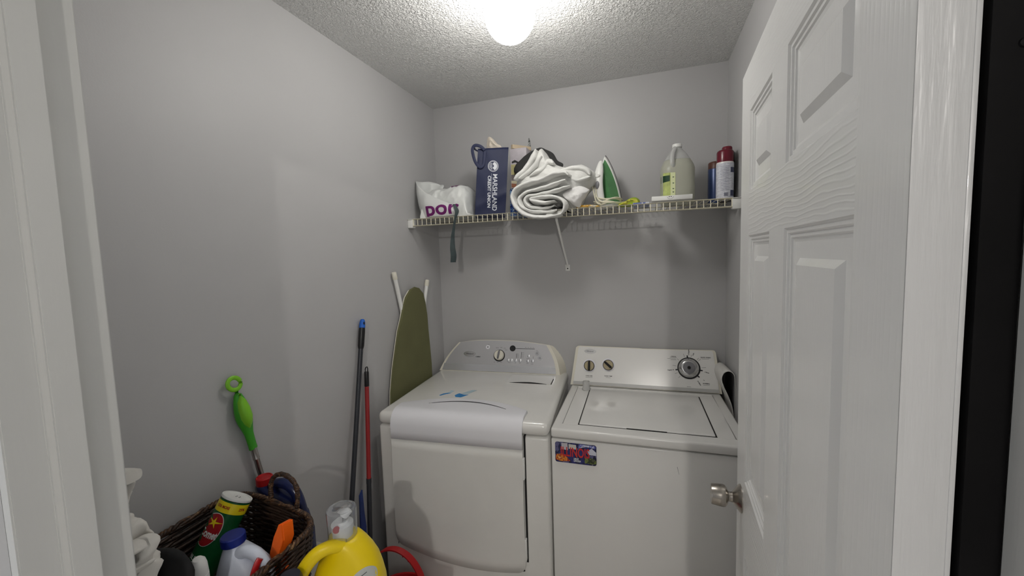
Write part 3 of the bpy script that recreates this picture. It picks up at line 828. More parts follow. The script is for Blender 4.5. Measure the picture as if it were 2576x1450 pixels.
patch('picture_building', [(-0.025, 0.056), (-0.026, 0.074), (0.002, 0.0735), (0.004, 0.056)], mat('print_cream', (206, 204, 196), 0.3))
patch('picture_house', [(0.05, 0.040), (0.045, 0.055), (0.06, 0.066), (0.0765, 0.052), (0.0765, 0.04)], mat('print_white', (206, 208, 222), 0.3))
patch('picture_lights', [(-0.076, 0.008), (-0.074, 0.03), (-0.05, 0.034), (-0.03, 0.02), (-0.02, 0.008), (-0.05, 0.004)], voro('print_lights', [(120, 30, 24), (226, 140, 40), (150, 36, 28), (246, 200, 120)], 90, 0.3))
patch('picture_sky', [(0.012, 0.062), (0.012, 0.077), (0.074, 0.076), (0.074, 0.066), (0.04, 0.07)], voro('print_sky', [(70, 84, 170), (200, 205, 226), (96, 104, 180), (60, 66, 150)], 50, 0.3))
patch('picture_lawn', [(0.034, 0.006), (0.034, 0.026), (0.066, 0.028), (0.0765, 0.02), (0.0765, 0.008), (0.06, 0.004)], voro('print_lawn', [(60, 82, 40), (108, 120, 56), (40, 50, 30), (80, 84, 66)], 70, 0.3))
for s, c, sz, w, m_, bo in (('ILLINOIS', (-0.002, 0.042), 0.050, 0.108, mat('sign_red', (200, 40, 36), 0.35), 0.0010), ('LAND OF', (0.002, 0.019), 0.009, 0.018, M_white_ink, 0.0003), ('LINCOLN', (0.006, 0.011), 0.010, 0.026, M_white_ink, 0.0003)):
    b_ = text_bm(s, sz, 0.0003, bo, w)
    place(b_, (c[0], -0.0020 if s == 'ILLINOIS' else -0.0016, c[1]), (1, 0, 0), (0, 0, 1))
    newobj('magnet_lettering', b_, m_, base, smooth=False)

# small clear cap left on the washer
cl = wa_m @ Vector((0.082, 0.470, 0.9396))
bm = B(); lathe(bm, [(0.020, 0), (0.021, 0.002), (0.017, 0.008), (0.0165, 0.040), (0.0155, 0.0405), (0.0145, 0.010), (0.001, 0.008)], cl, seg=28)
tag(newobj('measuring_cap', bm, M_frost, None), 'small frosted clear plastic cap standing on the left back of the washing machine top', 'cap')

# rolled vinyl sheet wedged between washer and right wall
tp = [(1.4835, 0.85), (1.4830, 0.900), (1.4755, 0.943), (1.4620, 0.983), (1.4465, 1.018), (1.4385, 1.043), (1.4375, 1.062), (1.4450, 1.081), (1.4610, 1.090), (1.4770, 1.084), (1.4860, 1.066), (1.4882, 1.03), (1.4882, 0.96), (1.4880, 0.85)]
bm = B()
P = catmull([Vector((a, 0, b_)) for a, b_ in tp], 5)
P = [p for p in P]
gr = []
for k in range(9):
    y = -0.245 + 0.215 * k / 8
    lift = 0.0 - 0.018 * (k / 8) ** 1.3
    gr.append([bm.verts.new((min(p.x - 0.0 * k, 1.4885), y + 0.0, p.z + lift)) for p in P])
for a, b_ in zip(gr, gr[1:]):
    for i in range(len(P) - 1): bm.faces.new((a[i], a[i + 1], b_[i + 1], b_[i]))
o = newobj('vinyl_sheet', bm, [M_roll, M_rollin, M_roll], None)
sd = o.modifiers.new('s', 'SOLIDIFY'); sd.thickness = 0.0022; sd.offset = 0; sd.material_offset = 1; sd.material_offset_rim = 0
tag(o, 'white folded-over vinyl sheet with grey inside, wedged between washing machine and right wall', 'sheet')

# ================================================================== wire shelf
SZ = 1.797; SY = -0.31
sh = thing('wire_shelf', 'cream vinyl-coated wire shelf running across the back wall above both machines', 'shelf', (0.75, 0, SZ), 0)
def W3(name, bm, m, parent): return newobj(name, bm, m, parent, world=True)
bm = B()
n = 58
for i in range(n):
    x = 0.030 + (1.455 - 0.030) * i / (n - 1)
    tube(bm, [(x, -0.004, SZ + 0.001), (x, SY + 0.003, SZ + 0.001), (x, SY - 0.001, SZ - 0.003), (x, SY - 0.001, SZ - 0.033)], 0.0018, 6)
for y, z, r in ((-0.006, SZ - 0.001, 0.0028), (-0.155, SZ - 0.001, 0.0026), (SY, SZ, 0.0030), (SY, SZ - 0.033, 0.0034)):
    tube(bm, [(0.022, y, z), (1.463, y, z)], r, 8)
W3('wire_deck', bm, M_wire, sh)
for x0, x1, sx in ((0.0005, 0.028, 1), (1.456, 1.4900, -1)):
    bm = B()
    box(bm, (x0, SY - 0.008, SZ - 0.042), (x1, SY + 0.022, SZ - 0.001), 0.003)
    box(bm, (x0 - 0.0, SY - 0.012, SZ - 0.001), (x1, SY + 0.026, SZ + 0.0015), 0.001)
    W3('end_bracket', bm, M_white, sh)
bm = B()
tube(bm, [(0.758, SY + 0.004, SZ - 0.030), (0.756, SY + 0.02, SZ - 0.045), (0.749, -0.012, 1.548), (0.748, -0.004, 1.537)], 0.0055, 10)
br = W3('support_brace', bm, M_white, sh)
bm = B(); box(bm, (0.737, -0.0035, 1.513), (0.760, 0, 1.545), 0.0012); W3('brace_plate', bm, M_white, br)
bm = lathe(B(), [(0.0035, 0), (0.002, 0.0015)], (0.7485, -0.0035, 1.525), (0.7485, -0.1, 1.525), seg=12); W3('brace_screw', bm, M_darkgap, br)

# ------------------------------------------------------------------ white plastic shopping bag
bagtop = [(0.055, 1.925), (0.09, 1.945), (0.124, 1.948), (0.17, 1.943), (0.215, 1.958), (0.253, 1.960), (0.289, 1.940), (0.308, 1.905), (0.320, 1.85)]
def lerp(tab, x):
    if x <= tab[0][0]: return tab[0][1]
    for a, b_ in zip(tab, tab[1:]):
        if x <= b_[0]: return a[1] + (b_[1] - a[1]) * (x - a[0]) / (b_[0] - a[0])
    return tab[-1][1]
pb = thing('plastic_bag', 'crumpled white plastic shopping bag with purple lettering at the left end of the shelf', 'plastic bag', (0.19, -0.17, 1.80), 0)
bm = B(); NX, NT = 64, 44; grid = []
for i in range(NX + 1):
    s = i / NX; x = 0.062 + 0.258 * s
    h = max(0.02, lerp(bagtop, x) - 1.799) * (min(1, s / 0.08, (1 - s) / 0.05) * 0.6 + 0.4 if 0 < s < 1 else 0.3)
    row = []
    for k in range(NT + 1):
        t = k / NT; a = PI * t
        yy = -0.165 - 0.132 * math.copysign(abs(math.cos(a)) ** 0.7, math.cos(a)) * (1 - 0.1 * math.sin(PI * s))
        zz = 1.8005 + h * abs(math.sin(a)) ** 0.62
        p = Vector((x, yy, zz))
        q = p * 13; f = min(1, abs(math.sin(a)) * 2.2 + 0.25)
        r1 = 1 - abs(noise.noise(q)) * 2.4; r2 = 1 - abs(noise.noise(q * 2.3 + Vector((4, 4, 4)))) * 2.4
        d = 0.010 * r1 + 0.005 * r2
        p += Vector((0.3 * d, (-1 if t < 0.5 else 1) * d * 0.7 * abs(math.cos(a)), d * 0.8 * abs(math.sin(a)))) * f
        p.z = max(p.z, 1.8003)
        row.append(bm.verts.new(p))
    grid.append(row)
for i in range(NX):
    for k in range(NT):
        bm.faces.new((grid[i][k], grid[i + 1][k], grid[i + 1][k + 1], grid[i][k + 1]))
for r in (grid[0], grid[-1]): bm.faces.new(r if r is grid[-1] else list(reversed(r)))
bagbody = newobj('bag_body', bm, M_bagpl, pb, world=True, angle=80)
# upright open mouth on the left
bm = B(); gr = []
outer = [(0.066, -0.285, 1.803, 1.80), (0.030, -0.292, 1.86, 1.84)]
mouth = [(-0.0, 0)]
front_edge = [(0.010, -0.235, 2.000), (0.040, -0.262, 1.972), (0.085, -0.285, 1.935), (0.14, -0.296, 1.905), (0.20, -0.300, 1.878), (0.262, -0.300, 1.850)]
front_base = [(0.060, -0.270, 1.803), (0.085, -0.290, 1.803), (0.12, -0.300, 1.803), (0.165, -0.304, 1.803), (0.215, -0.305, 1.803), (0.270, -0.304, 1.806)]
fe = catmull(front_edge, 6); fb = catmull(front_base, 6)
for a, b_ in zip(fb, fe):
    row = []
    for k in range(15):
        t = k / 14; p = a.lerp(b_, t); q = p * 15
        p.y -= 0.012 * math.sin(PI * t) + 0.005 * (1 - 2 * abs(noise.noise(q))) * math.sin(PI * t)
        row.append(bm.verts.new(p))
    gr.append(row)
for a, b_ in zip(gr, gr[1:]):
    for k in range(14): bm.faces.new((a[k], b_[k], b_[k + 1], a[k + 1]))
o1 = newobj('bag_front_flap', bm, M_bagpl, pb, world=True, angle=80)
sd = o1.modifiers.new('s', 'SOLIDIFY'); sd.thickness = 0.0012; sd.offset = 1
bm = B(); gr = []
be = catmull([(0.010, -0.235, 2.000), (0.016, -0.19, 2.003), (0.045, -0.15, 2.008), (0.085, -0.13, 1.995), (0.108, -0.14, 1.978), (0.118, -0.18, 1.955), (0.118, -0.22, 1.928)], 6)
bb = catmull([(0.060, -0.270, 1.803), (0.050, -0.22, 1.803), (0.055, -0.16, 1.81), (0.08, -0.13, 1.85), (0.10, -0.135, 1.90), (0.11, -0.17, 1.91), (0.115, -0.215, 1.915)], 6)
for a, b_ in zip(bb, be):
    row = []
    for k in range(13):
        t = k / 12; p = a.lerp(b_, t); q = p * 18
        d = 0.006 * (1 - 2 * abs(noise.noise(q))) * math.sin(PI * t * 0.9 + 0.1)
        p += Vector((-d, d, 0)); p.x = max(p.x, 0.004); row.append(bm.verts.new(p))
    gr.append(row)
for a, b_ in zip(gr, gr[1:]):
    for k in range(12): bm.faces.new((a[k], b_[k], b_[k + 1], a[k + 1]))
o2 = newobj('bag_mouth', bm, M_bagpl, pb, world=True, angle=80)
sd = o2.modifiers.new('s', 'SOLIDIFY'); sd.thickness = 0.0012
bm = B(); tube(bm, catmull([(0.112, -0.145, 1.985), (0.124, -0.17, 1.972), (0.122, -0.20, 1.945), (0.110, -0.235, 1.93), (0.128, -0.25, 1.925)], 6), 0.006, 8, ell=(1.5, 0.5)); newobj('bag_handle', bm, M_bagpl, pb, world=True)
bag_bvh = [bvh_of(bagbody), bvh_of(o1)]
t_ = text_bm('por', 0.096, 0, 0.0022, 0.175)
place(t_, (0.190, -0.40, 1.842), (1, 0, 0.02), (0, 0, 1)); project(t_, bag_bvh, (0, 1, 0), 0.0024)
newobj('bag_lettering', t_, M_purple, pb, world=True, smooth=False)
t_ = text_bm('a', 0.07, 0, 0.004, 0.042)
place(t_, (0.235, -0.225, 2.2), (1, 0.1, 0), (0, 1, 0)); project(t_, [bag_bvh[0]], (0, 0, -1), 0.0018) if False else project(t_, [bag_bvh[0]], (0, 0, -1), 0.002)
newobj('bag_lettering', t_, M_purple, pb, world=True, smooth=False)

# dark strap hanging over the shelf lip
bm = B()
cl_ = catmull([(0.262, -0.318, 1.856), (0.272, -0.322, 1.84), (0.280, -0.325, 1.818), (0.272, -0.328, 1.79), (0.262, -0.326, 1.75), (0.252, -0.324, 1.70), (0.248, -0.322, 1.65), (0.250, -0.320, 1.61), (0.246, -0.320, 1.577)], 6)
ws_ = [(0, 0.006), (10, 0.010), (20, 0.007), (30, 0.009), (38, 0.013), (48, 0.018)]
prev = None
rows_ = []
for i, p in enumerate(cl_):
    w = lerp(ws_, i); k = 0.35 * math.sin(i * 0.22)
    rows_.append([bm.verts.new(p + Vector((dx * w * math.cos(k), dx * w * math.sin(k) + dy, 0))) for dx, dy in ((-1, -0.0008), (1, -0.0008), (1, 0.0008), (-1, 0.0008))])
for a, b_ in zip(rows_, rows_[1:]):
    for k in range(4): bm.faces.new((a[k], a[(k + 1) % 4], b_[(k + 1) % 4], b_[k]))
bm.faces.new(rows_[0]); bm.faces.new(rows_[-1][::-1])
tag(newobj('webbing_strap', bm, M_slate), 'dark slate webbing strap dangling over the front lip of the wire shelf', 'strap')

# ------------------------------------------------------------------ navy tote bag
tb = thing('tote_bag', 'navy blue tote bag with white credit union lettering standing on the wire shelf', 'tote bag', (0.435, -0.21, SZ + 0.003), 0)
bm = B(); NX, NZ = 16, 26
def tote(x, z, side):
    s = (x) ; t = z
    xw0, xw1 = 0.354 + 0.028 * t, 0.507 + 0.027 * t
    X = xw0 + (xw1 - xw0) * s; Z = 1.8005 + (2.114 + 0.004 * s - 1.8005) * t
    cr = 0.0035 * (1 - 2 * abs(noise.noise(Vector((X * 14, side * 3, Z * 9))))) + 0.006 * math.exp(-((t - 0.12 - 0.2 * s) / 0.06) ** 2)
    return X, Z, cr
F, Bk = [], []
for i in range(NX + 1):
    F.append([]); Bk.append([])
    for k in range(NZ + 1):
        X, Z, cr = tote(i / NX, k / NZ, 0); F[-1].append(bm.verts.new((X, -0.278 - cr - 0.006 * math.sin(PI * k / NZ), Z)))
        X, Z, cr = tote(i / NX, k / NZ, 1); Bk[-1].append(bm.verts.new((X, -0.190 + cr, Z - 0.006)))
for i in range(NX):
    for k in range(NZ):
        bm.faces.new((F[i][k], F[i + 1][k], F[i + 1][k + 1], F[i][k + 1])); bm.faces.new((Bk[i][k + 1], Bk[i + 1][k + 1], Bk[i + 1][k], Bk[i][k]))
for e in (0, NX):
    mid = [bm.verts.new(((F[e][k].co.x + Bk[e][k].co.x) / 2 + (0.010 if e == 0 else -0.010) * math.sin(0.5 * PI * k / NZ), -0.235, (F[e][k].co.z + Bk[e][k].co.z) / 2)) for k in range(NZ + 1)]
    for k in range(NZ):
        bm.faces.new((F[e][k], F[e][k + 1], mid[k + 1], mid[k])); bm.faces.new((mid[k], mid[k + 1], Bk[e][k + 1], Bk[e][k]))
    bm.faces.new((F[e][0], mid[0], Bk[e][0]))
bmesh.ops.holes_fill(bm, edges=[e for e in bm.edges if e.is_boundary and all(v.co.z < 1.802 for v in e.verts)])
tbody = newobj('bag_body', bm, M_navy, tb, world=True, angle=50)
sd = tbody.modifiers.new('s', 'SOLIDIFY'); sd.thickness = 0.0015; sd.offset = 1
bm = B(); tube(bm, catmull([(0.414, -0.288, 2.106), (0.395, -0.290, 2.122), (0.368, -0.288, 2.128), (0.354, -0.286, 2.112), (0.357, -0.289, 2.08), (0.368, -0.292, 2.047), (0.387, -0.294, 2.026), (0.405, -0.293, 2.036), (0.412, -0.292, 2.07), (0.416, -0.290, 2.10)], 5), 0.0080, 12, ell=(0.95, 0.16), up=(0, 1, 0))
newobj('bag_handle', bm, M_navy, tb, world=True)
bm = B(); tube(bm, catmull([(0.392, -0.20, 2.10), (0.380, -0.20, 2.121), (0.360, -0.23, 2.126), (0.362, -0.27, 2.124)], 5), 0.009, 8, ell=(1, 0.3)); newobj('bag_handle', bm, M_navy, tb, world=True)
tv = [bvh_of(tbody)]
dn = (0.0, 0.0, -1.0)
t_ = text_bm('MARSHLAND', 0.033, 0, 0.0004, 0.172); place(t_, (0.4570, -0.4, 1.906), (-0.06, 0, -1), (1, 0, -0.06)); project(t_, tv, (0, 1, 0), 0.0022, 0.02)
newobj('bag_lettering', t_, M_white_ink, tb, world=True, smooth=False)
t_ = text_bm('CREDIT UNION', 0.022, 0, 0.0006, 0.150); place(t_, (0.4290, -0.4, 1.910), (-0.06, 0, -1), (1, 0, -0.06)); project(t_, tv, (0, 1, 0), 0.0022, 0.02)
newobj('bag_lettering', t_, M_white_ink, tb, world=True, smooth=False)
bm = B()
def decal(bm_, pts):
    bm_.faces.new([bm_.verts.new((p[0], -0.4, p[1])) for p in pts])
def ringpoly(c, r0, r1, n=40):
    for k in range(n):
        a, b_ = 2 * PI * k / n, 2 * PI * (k + 1) / n
        decal(bm, [(c[0] + r0 * math.cos(a), c[1] + r0 * math.sin(a)), (c[0] + r1 * math.cos(a), c[1] + r1 * math.sin(a)), (c[0] + r1 * math.cos(b_), c[1] + r1 * math.sin(b_)), (c[0] + r0 * math.cos(b_), c[1] + r0 * math.sin(b_))])
lc = (0.4545, 2.030)
ringpoly(lc, 0.0245, 0.0265); ringpoly(lc, 0.0215, 0.0228)
decal(bm, [(lc[0] + 0.0195 * math.cos(a) + 0.0, lc[1] + 0.0195 * math.sin(a)) for a in [math.radians(d) for d in range(-75, 76, 10)]] + [(lc[0] - 0.002, lc[1] + 0.010), (lc[0] + 0.005, lc[1]), (lc[0] - 0.003, lc[1] - 0.008)])
for k in range(5):
    z_ = -0.014 + 0.0065 * k; hw = math.sqrt(0.0195 ** 2 - z_ ** 2)
    decal(bm, [(lc[0] - hw, lc[1] + z_), (lc[0] - 0.004, lc[1] + z_ - 0.001), (lc[0] - 0.004, lc[1] + z_ + 0.0018), (lc[0] - hw, lc[1] + z_ + 0.0026)])
decal(bm, [(0.4445, 1.996), (0.4425, 1.822), (0.4433, 1.822), (0.4453, 1.996)])
project(bm, tv, (0, 1, 0), 0.0022, 0.02); newobj('bag_emblem', bm, M_white_ink, tb, world=True, smooth=False)
tb.location = (0.4024, -0.1879, SZ + 0.003); tb.rotation_euler = (0, 0, math.radians(20)); tb.scale = (0.95, 1, 1)

# things seen above and behind the tote
bm = B(); cushion(bm, [(0.405, 2.10), (0.398, 2.165), (0.408, 2.183), (0.425, 2.178), (0.45, 2.148), (0.47, 2.135), (0.478, 2.10)], -0.20, 0.02, wr=0.004, ws=40, rings=8)
tag(newobj('tissue_paper', bm, M_tissue), 'cream crumpled tissue sticking up out of the navy tote bag', 'tissue paper')
bx = thing('picture_box', 'tall box printed with a pastel winter landscape between tote bag and comforter', 'box', (0.52, -0.06, 1.94), 0)
bm = B(); box(bm, (0.486, -0.112, 1.9415), (0.572, -0.015, 2.139), 0.002); newobj('box_body', bm, mat('print_lavender', (190, 184, 190), 0.45, var=0.12, vscale=30), bx, world=True)
prn = [(((0.534, 2.045), (0.55, 2.052), (0.585, 2.030), (0.586, 2.022), (0.552, 2.040), (0.535, 2.037)), M_charcoal), (((0.530, 1.985), (0.586, 1.975), (0.586, 2.012), (0.56, 2.03), (0.530, 2.032)), mat('print_straw', (190, 182, 130), 0.5, var=0.2, vscale=60)),
       (((0.530, 1.958), (0.586, 1.955), (0.586, 1.973), (0.530, 1.984)), mat('print_grey', (120, 112, 110), 0.5, var=0.2, vscale=60)), (((0.530, 1.945), (0.586, 1.935), (0.586, 1.95), (0.530, 1.956)), mat('print_cream2', (208, 200, 170), 0.5)),
       (((0.530, 1.925), (0.586, 1.922), (0.586, 1.934), (0.530, 1.944)), mat('print_terracotta', (150, 96, 70), 0.5, var=0.3, vscale=60))]
for pl, m_ in prn:
    pl = [(1.133 + (x - 1.133) * 1.067, 1.5972 + (z - 1.5972) * 1.067) for x, z in pl]
    pl = [(min(x, 0.571), z) for x, z in pl]
    newobj('landscape_print', prism(B(), pl, lambda p, d: Vector((p[0], d, p[1])), -0.1115, -0.1128), m_, bx, world=True, smooth=False)
bm = B(); box(bm, (0.478, -0.116, 1.7995), (0.552, -0.02, 1.940), 0.006)
tag(newobj('patterned_box', bm, voro('blue_floral', [(20, 28, 74), (36, 62, 128), (120, 160, 200), (26, 36, 90), (190, 204, 216)], 45, 0.5)), 'blue and white patterned box low between the tote bag and the rolled comforter', 'box')
bm = B(); box(bm, (0, -0.008, 0), (0.112, 0.010, 0.020), 0.0015, M=Matrix.Translation((0.497, -0.112, 2.1398)) @ Matrix.Rotation(0.86, 4, 'Z'))
tag(newobj('wooden_strip', bm, M_pine), 'pale unfinished wooden strip lying on top of the landscape box', 'wood strip')
bm = B(); prism(bm, [(0.557, 2.139), (0.556, 2.165), (0.559, 2.195), (0.5625, 2.209), (0.567, 2.195), (0.570, 2.165), (0.569, 2.139)], lambda p, d: Vector((p[0], d, p[1])), -0.024, -0.018)
tag(newobj('paper_scrap', bm, voro('grey_print', [(90, 92, 92), (170, 172, 170), (60, 62, 62), (190, 190, 188)], 80)), 'thin pointed grey paper tag sticking up behind the pale wood strip', 'paper tag')

# ------------------------------------------------------------------ folded dark garment + comforter
bm = B(); cushion(bm, [(0.512, 2.02), (0.552, 2.08), (0.604, 2.109), (0.646, 2.122), (0.675, 2.111), (0.71, 2.09), (0.735, 2.052), (0.761, 2.028), (0.71, 1.974), (0.587, 1.974)], -0.136, 0.020, wr=0.005, ws=20, seed=3)
tag(newobj('dark_blanket', bm, M_charcoal), 'charcoal grey folded cloth showing behind the top of the white comforter', 'blanket')
cf = thing('comforter', 'thick white comforter rolled and folded on the wire shelf, overhanging its lip', 'comforter', (0.72, -0.2, SZ), 0)
bm = B()
cushion(bm, [(0.556, 1.945), (0.587, 1.985), (0.632, 2.030), (0.672, 2.086), (0.690, 2.082), (0.708, 2.050), (0.735, 2.022), (0.76, 2.003), (0.824, 1.985), (0.905, 1.970), (0.925, 1.945), (0.920, 1.905), (0.885, 1.87), (0.85, 1.815), (0.78, 1.812), (0.65, 1.815), (0.575, 1.835), (0.55, 1.88)], -0.20, 0.11, wr=0.010, ws=11, seed=7, rings=22, back=0.36, sub=6, pw=3.2)
newobj('comforter_body', bm, M_linen, cf, world=True, angle=80)
A_ = [(0.790, 1.772), (0.744, 1.766), (0.675, 1.770), (0.622, 1.786), (0.590, 1.810), (0.572, 1.838), (0.567, 1.868), (0.580, 1.893), (0.607, 1.910), (0.650, 1.920), (0.703, 1.932), (0.748, 1.944), (0.785, 1.952), (0.812, 1.950), (0.826, 1.938)]
B_ = [(0.765, 1.793), (0.731, 1.787), (0.672, 1.790), (0.632, 1.803), (0.605, 1.825), (0.598, 1.850), (0.613, 1.872), (0.66, 1.886), (0.724, 1.897), (0.774, 1.912), (0.81, 1.918)]
C_ = [(0.757, 1.814), (0.712, 1.807), (0.660, 1.812), (0.630, 1.828), (0.622, 1.848), (0.64, 1.862), (0.68, 1.868), (0.738, 1.875), (0.80, 1.888), (0.83, 1.893)]
D_ = [(0.762, 1.834), (0.722, 1.828), (0.678, 1.836), (0.655, 1.846), (0.685, 1.853), (0.737, 1.854), (0.782, 1.843), (0.803, 1.818), (0.800, 1.790), (0.785, 1.774)]
for i, (pth, th, y0, y1) in enumerate(((A_, 0.0125, -0.360, -0.10), (B_, 0.0105, -0.350, -0.11), (C_, 0.0100, -0.345, -0.12), (D_, 0.0105, -0.357, -0.12))):
    newobj('comforter_fold', ribbon_fold(B(), pth, th, y0, y1, wr=0.006, seed=i * 3, shelf=True), M_linen, cf, world=True, angle=80)
FR = [([(0.566, 1.948), (0.604, 1.978), (0.645, 2.022), (0.674, 2.070)], 0.014, -0.315), ([(0.59, 1.950), (0.648, 1.985), (0.685, 2.020), (0.700, 2.038)], 0.013, -0.318),
      ([(0.64, 1.958), (0.700, 1.988), (0.726, 2.010), (0.750, 2.000)], 0.013, -0.315), ([(0.775, 1.970), (0.830, 1.978), (0.885, 1.968), (0.912, 1.940)], 0.013, -0.305), ([(0.80, 1.935), (0.85, 1.920), (0.885, 1.925), (0.91, 1.932)], 0.012, -0.31)]
for i, (pth, th, y0) in enumerate(FR):
    newobj('comforter_fold', ribbon_fold(B(), pth, th, y0, -0.16, wr=0.006, seed=20 + i), M_linen, cf, world=True, angle=80)
bm = B(); cushion(bm, [(0.79, 1.868), (0.825, 1.888), (0.861, 1.893), (0.905, 1.876), (0.892, 1.852), (0.875, 1.832), (0.862, 1.804), (0.835, 1.812), (0.800, 1.845)], -0.30, 0.035, wr=0.008, ws=26, seed=4, rings=12)
newobj('sheet_corner', bm, M_linen2, cf, world=True, angle=80)

# ------------------------------------------------------------------ steam iron on its heel
ir = thing('steam_iron', 'green and white steam iron standing on its heel on the wire shelf', 'iron', (0.975, -0.185, 1.8), 0.0)
def tear(w, h, n=22):
    L = [];
    for k in range(n + 1):
        t = k / n; L.append((w * (1 - t ** 2.1) ** 0.9 * (0.93 + 0.07 * (1 - t)), h * t))
    return L
Ri = Matrix.Translation((0.975, -0.185, 1.801)) @ Matrix.Rotation(math.radians(-6), 4, 'Y') @ Matrix.Rotation(math.radians(-24), 4, 'Z') @ Matrix.Rotation(math.radians(0), 4, 'X')
# local: x across the sole, y = away from sole is negative (towards viewer), z up
def irf(dy0, dy1, w, h, z0=0, bm=None, taper=1.0):
    bm = bm or B(); pts = tear(w, h)
    poly = [(x, z) for x, z in pts] + [(-x, z) for x, z in reversed(pts[:-1])]
    a = [bm.verts.new(Ri @ Vector((x, dy0, z0 + z))) for x, z in poly]; b_ = [bm.verts.new(Ri @ Vector((x * taper, dy1, z0 + z * (0.5 + 0.5 * taper)))) for x, z in poly]
    n = len(poly); bm.faces.new(a); bm.faces.new(list(reversed(b_)))
    for i in range(n):
        j = (i + 1) % n; bm.faces.new((a[j], a[i], b_[i], b_[j]))
    return bm
newobj('soleplate', irf(0.036, 0.030, 0.056, 0.246), M_sole, ir, world=True, angle=50)
newobj('skirt', irf(0.030, 0.020, 0.054, 0.240), M_white, ir, world=True, angle=50)
newobj('water_tank', irf(0.020, -0.022, 0.051, 0.226, taper=0.62), M_irongreen, ir, world=True, angle=50)
bm = B()
hp = catmull([(0.0, -0.018, 0.214), (0.0, -0.030, 0.192), (-0.003, -0.044, 0.15), (-0.005, -0.053, 0.10), (-0.005, -0.053, 0.04), (-0.004, -0.048, 0.003)], 6)
tube(bm, [Ri @ p for p in hp], [0.006 + 0.013 * min(1, i / 10) for i in range(len(hp))], 14, ell=(1.0, 0.75)); hnd = newobj('handle', bm, M_white, ir, world=True)
bm = B(); c_ = Ri @ Vector((-0.005, -0.0655, 0.105)); 
a, b_, d = frame_from(Ri.to_3x3() @ Vector((0, -1, 0.15)))
lathe(bm, [(0.012, -0.006), (0.012, 0.003), (0.009, 0.005)], c_, c_ + d, seg=24, sx=0.75, sy=1.45); newobj('steam_button', bm, M_grey, hnd, world=True)
bm = B(); c_ = Ri @ Vector((-0.003, -0.0580, 0.145)); lathe(bm, [(0.013, -0.006), (0.013, 0.003), (0.010, 0.006)], c_, c_ + d, seg=24, sx=1.0, sy=0.6); newobj('thermostat_dial', bm, M_white, hnd, world=True)
bm = B(); box(bm, (-0.046, -0.045, 0.0), (0.046, 0.03, 0.016), 0.006, M=Ri); newobj('heel_rest', bm, M_white, ir, world=True)
bm = B()
def loopc(cx, cy, cz, rx, ry, tilt, ph, n=28):
    return [Vector((cx + rx * math.cos(2 * PI * k / n + ph), cy + ry * math.sin(2 * PI * k / n + ph), cz + tilt * math.cos(2 * PI * k / n + ph) + 0.004 * math.sin(3 * 2 * PI * k / n + ph))) for k in range(n)]
for i in range(4):
    tube(bm, loopc(0.975, -0.195, 1.815 + 0.008 * i, 0.066 - 0.003 * i, 0.062, 0.010 * (-1) ** i, 0.4 * i), 0.0034, 8, closed=True)
tube(bm, catmull([(0.905, -0.22, 1.905), (0.912, -0.24, 1.895), (0.920, -0.25, 1.86), (0.930, -0.255, 1.825), (0.95, -0.256, 1.813)], 6), 0.0034, 8)
tube(bm, catmull([(0.915, -0.21, 1.905), (0.925, -0.24, 1.885), (0.930, -0.25, 1.85), (0.95, -0.258, 1.826), (0.99, -0.258, 1.82)], 6), 0.0034, 8)
newobj('power_cord', bm, M_cord, ir, world=True)

# small things lying on the shelf deck
bm = B(); cushion(bm, [(1.020, 1.8), (1.024, 1.814), (1.05, 1.822), (1.075, 1.833), (1.098, 1.836), (1.113, 1.820), (1.108, 1.801), (1.06, 1.7995)], -0.24, 0.04, wr=0.007, ws=34, seed=2, rings=9)
tag(newobj('cleaning_cloth', bm, M_yelcloth), 'crumpled yellow-green cloth lying on the shelf right of the iron', 'cloth')
bm = B(); box(bm, (1.085, -0.30, 1.7995), (1.150, -0.10, 1.806), 0.001)
tag(newobj('booklet', bm, voro('booklet_cover', [(60, 78, 140), (200, 204, 214), (90, 104, 160), (216, 216, 220)], 18)), 'thin blue and white booklet lying flat on the shelf left of the white tray', 'booklet')
bm = B(); box(bm, (0.845, -0.255, 1.7995), (0.965, -0.262 + 0.02, 1.806), 0.0008)
bm.free()
bm = B(); cushion(bm, [(0.845, 1.80), (0.86, 1.812), (0.90, 1.812), (0.935, 1.808), (0.945, 1.7995)], -0.285, 0.018, wr=0.003, ws=60, seed=8, rings=6)
tag(newobj('packet', bm, voro('amber_packet', [(120, 86, 40), (206, 160, 60), (190, 190, 180), (140, 96, 50)], 50)), 'small amber and cream packet lying on the shelf at the foot of the comforter', 'packet')

# ------------------------------------------------------------------ white tray, vinegar jug, spray cans
pt = thing('white_tray', 'flat white box lid on the shelf front, before the clear jug', 'box lid', (1.236, -0.28, 1.80), 0.02)
bm = B(); box(bm, (1.160, -0.318, 1.8055), (1.314, -0.262, 1.8235), 0.0015, M=None); lidb = newobj('lid_body', bm, M_white, pt, world=True)
bm = B()
for dx in (-0.004, 0.003): prism(bm, [(1.229 + dx, 1.8175), (1.233 + dx, 1.8175), (1.233 + dx, 1.8205), (1.229 + dx, 1.8205)], lambda p, d: Vector((p[0], d, p[1])), -0.3178, -0.3188)
n_ = 16
for k in range(n_):
    a0, a1 = PI + PI * k / n_, PI + PI * (k + 1) / n_
    prism(bm, [(1.231 + 0.012 * math.cos(a0), 1.820 + 0.011 * math.sin(a0)), (1.231 + 0.012 * math.cos(a1), 1.820 + 0.011 * math.sin(a1)), (1.231 + 0.0112 * math.cos(a1), 1.820 + 0.0102 * math.sin(a1)), (1.231 + 0.0112 * math.cos(a0), 1.820 + 0.0102 * math.sin(a0))], lambda p, d: Vector((p[0], d, p[1])), -0.3178, -0.3186)
newobj('face_mark', bm, M_ink, lidb, world=True, smooth=False)
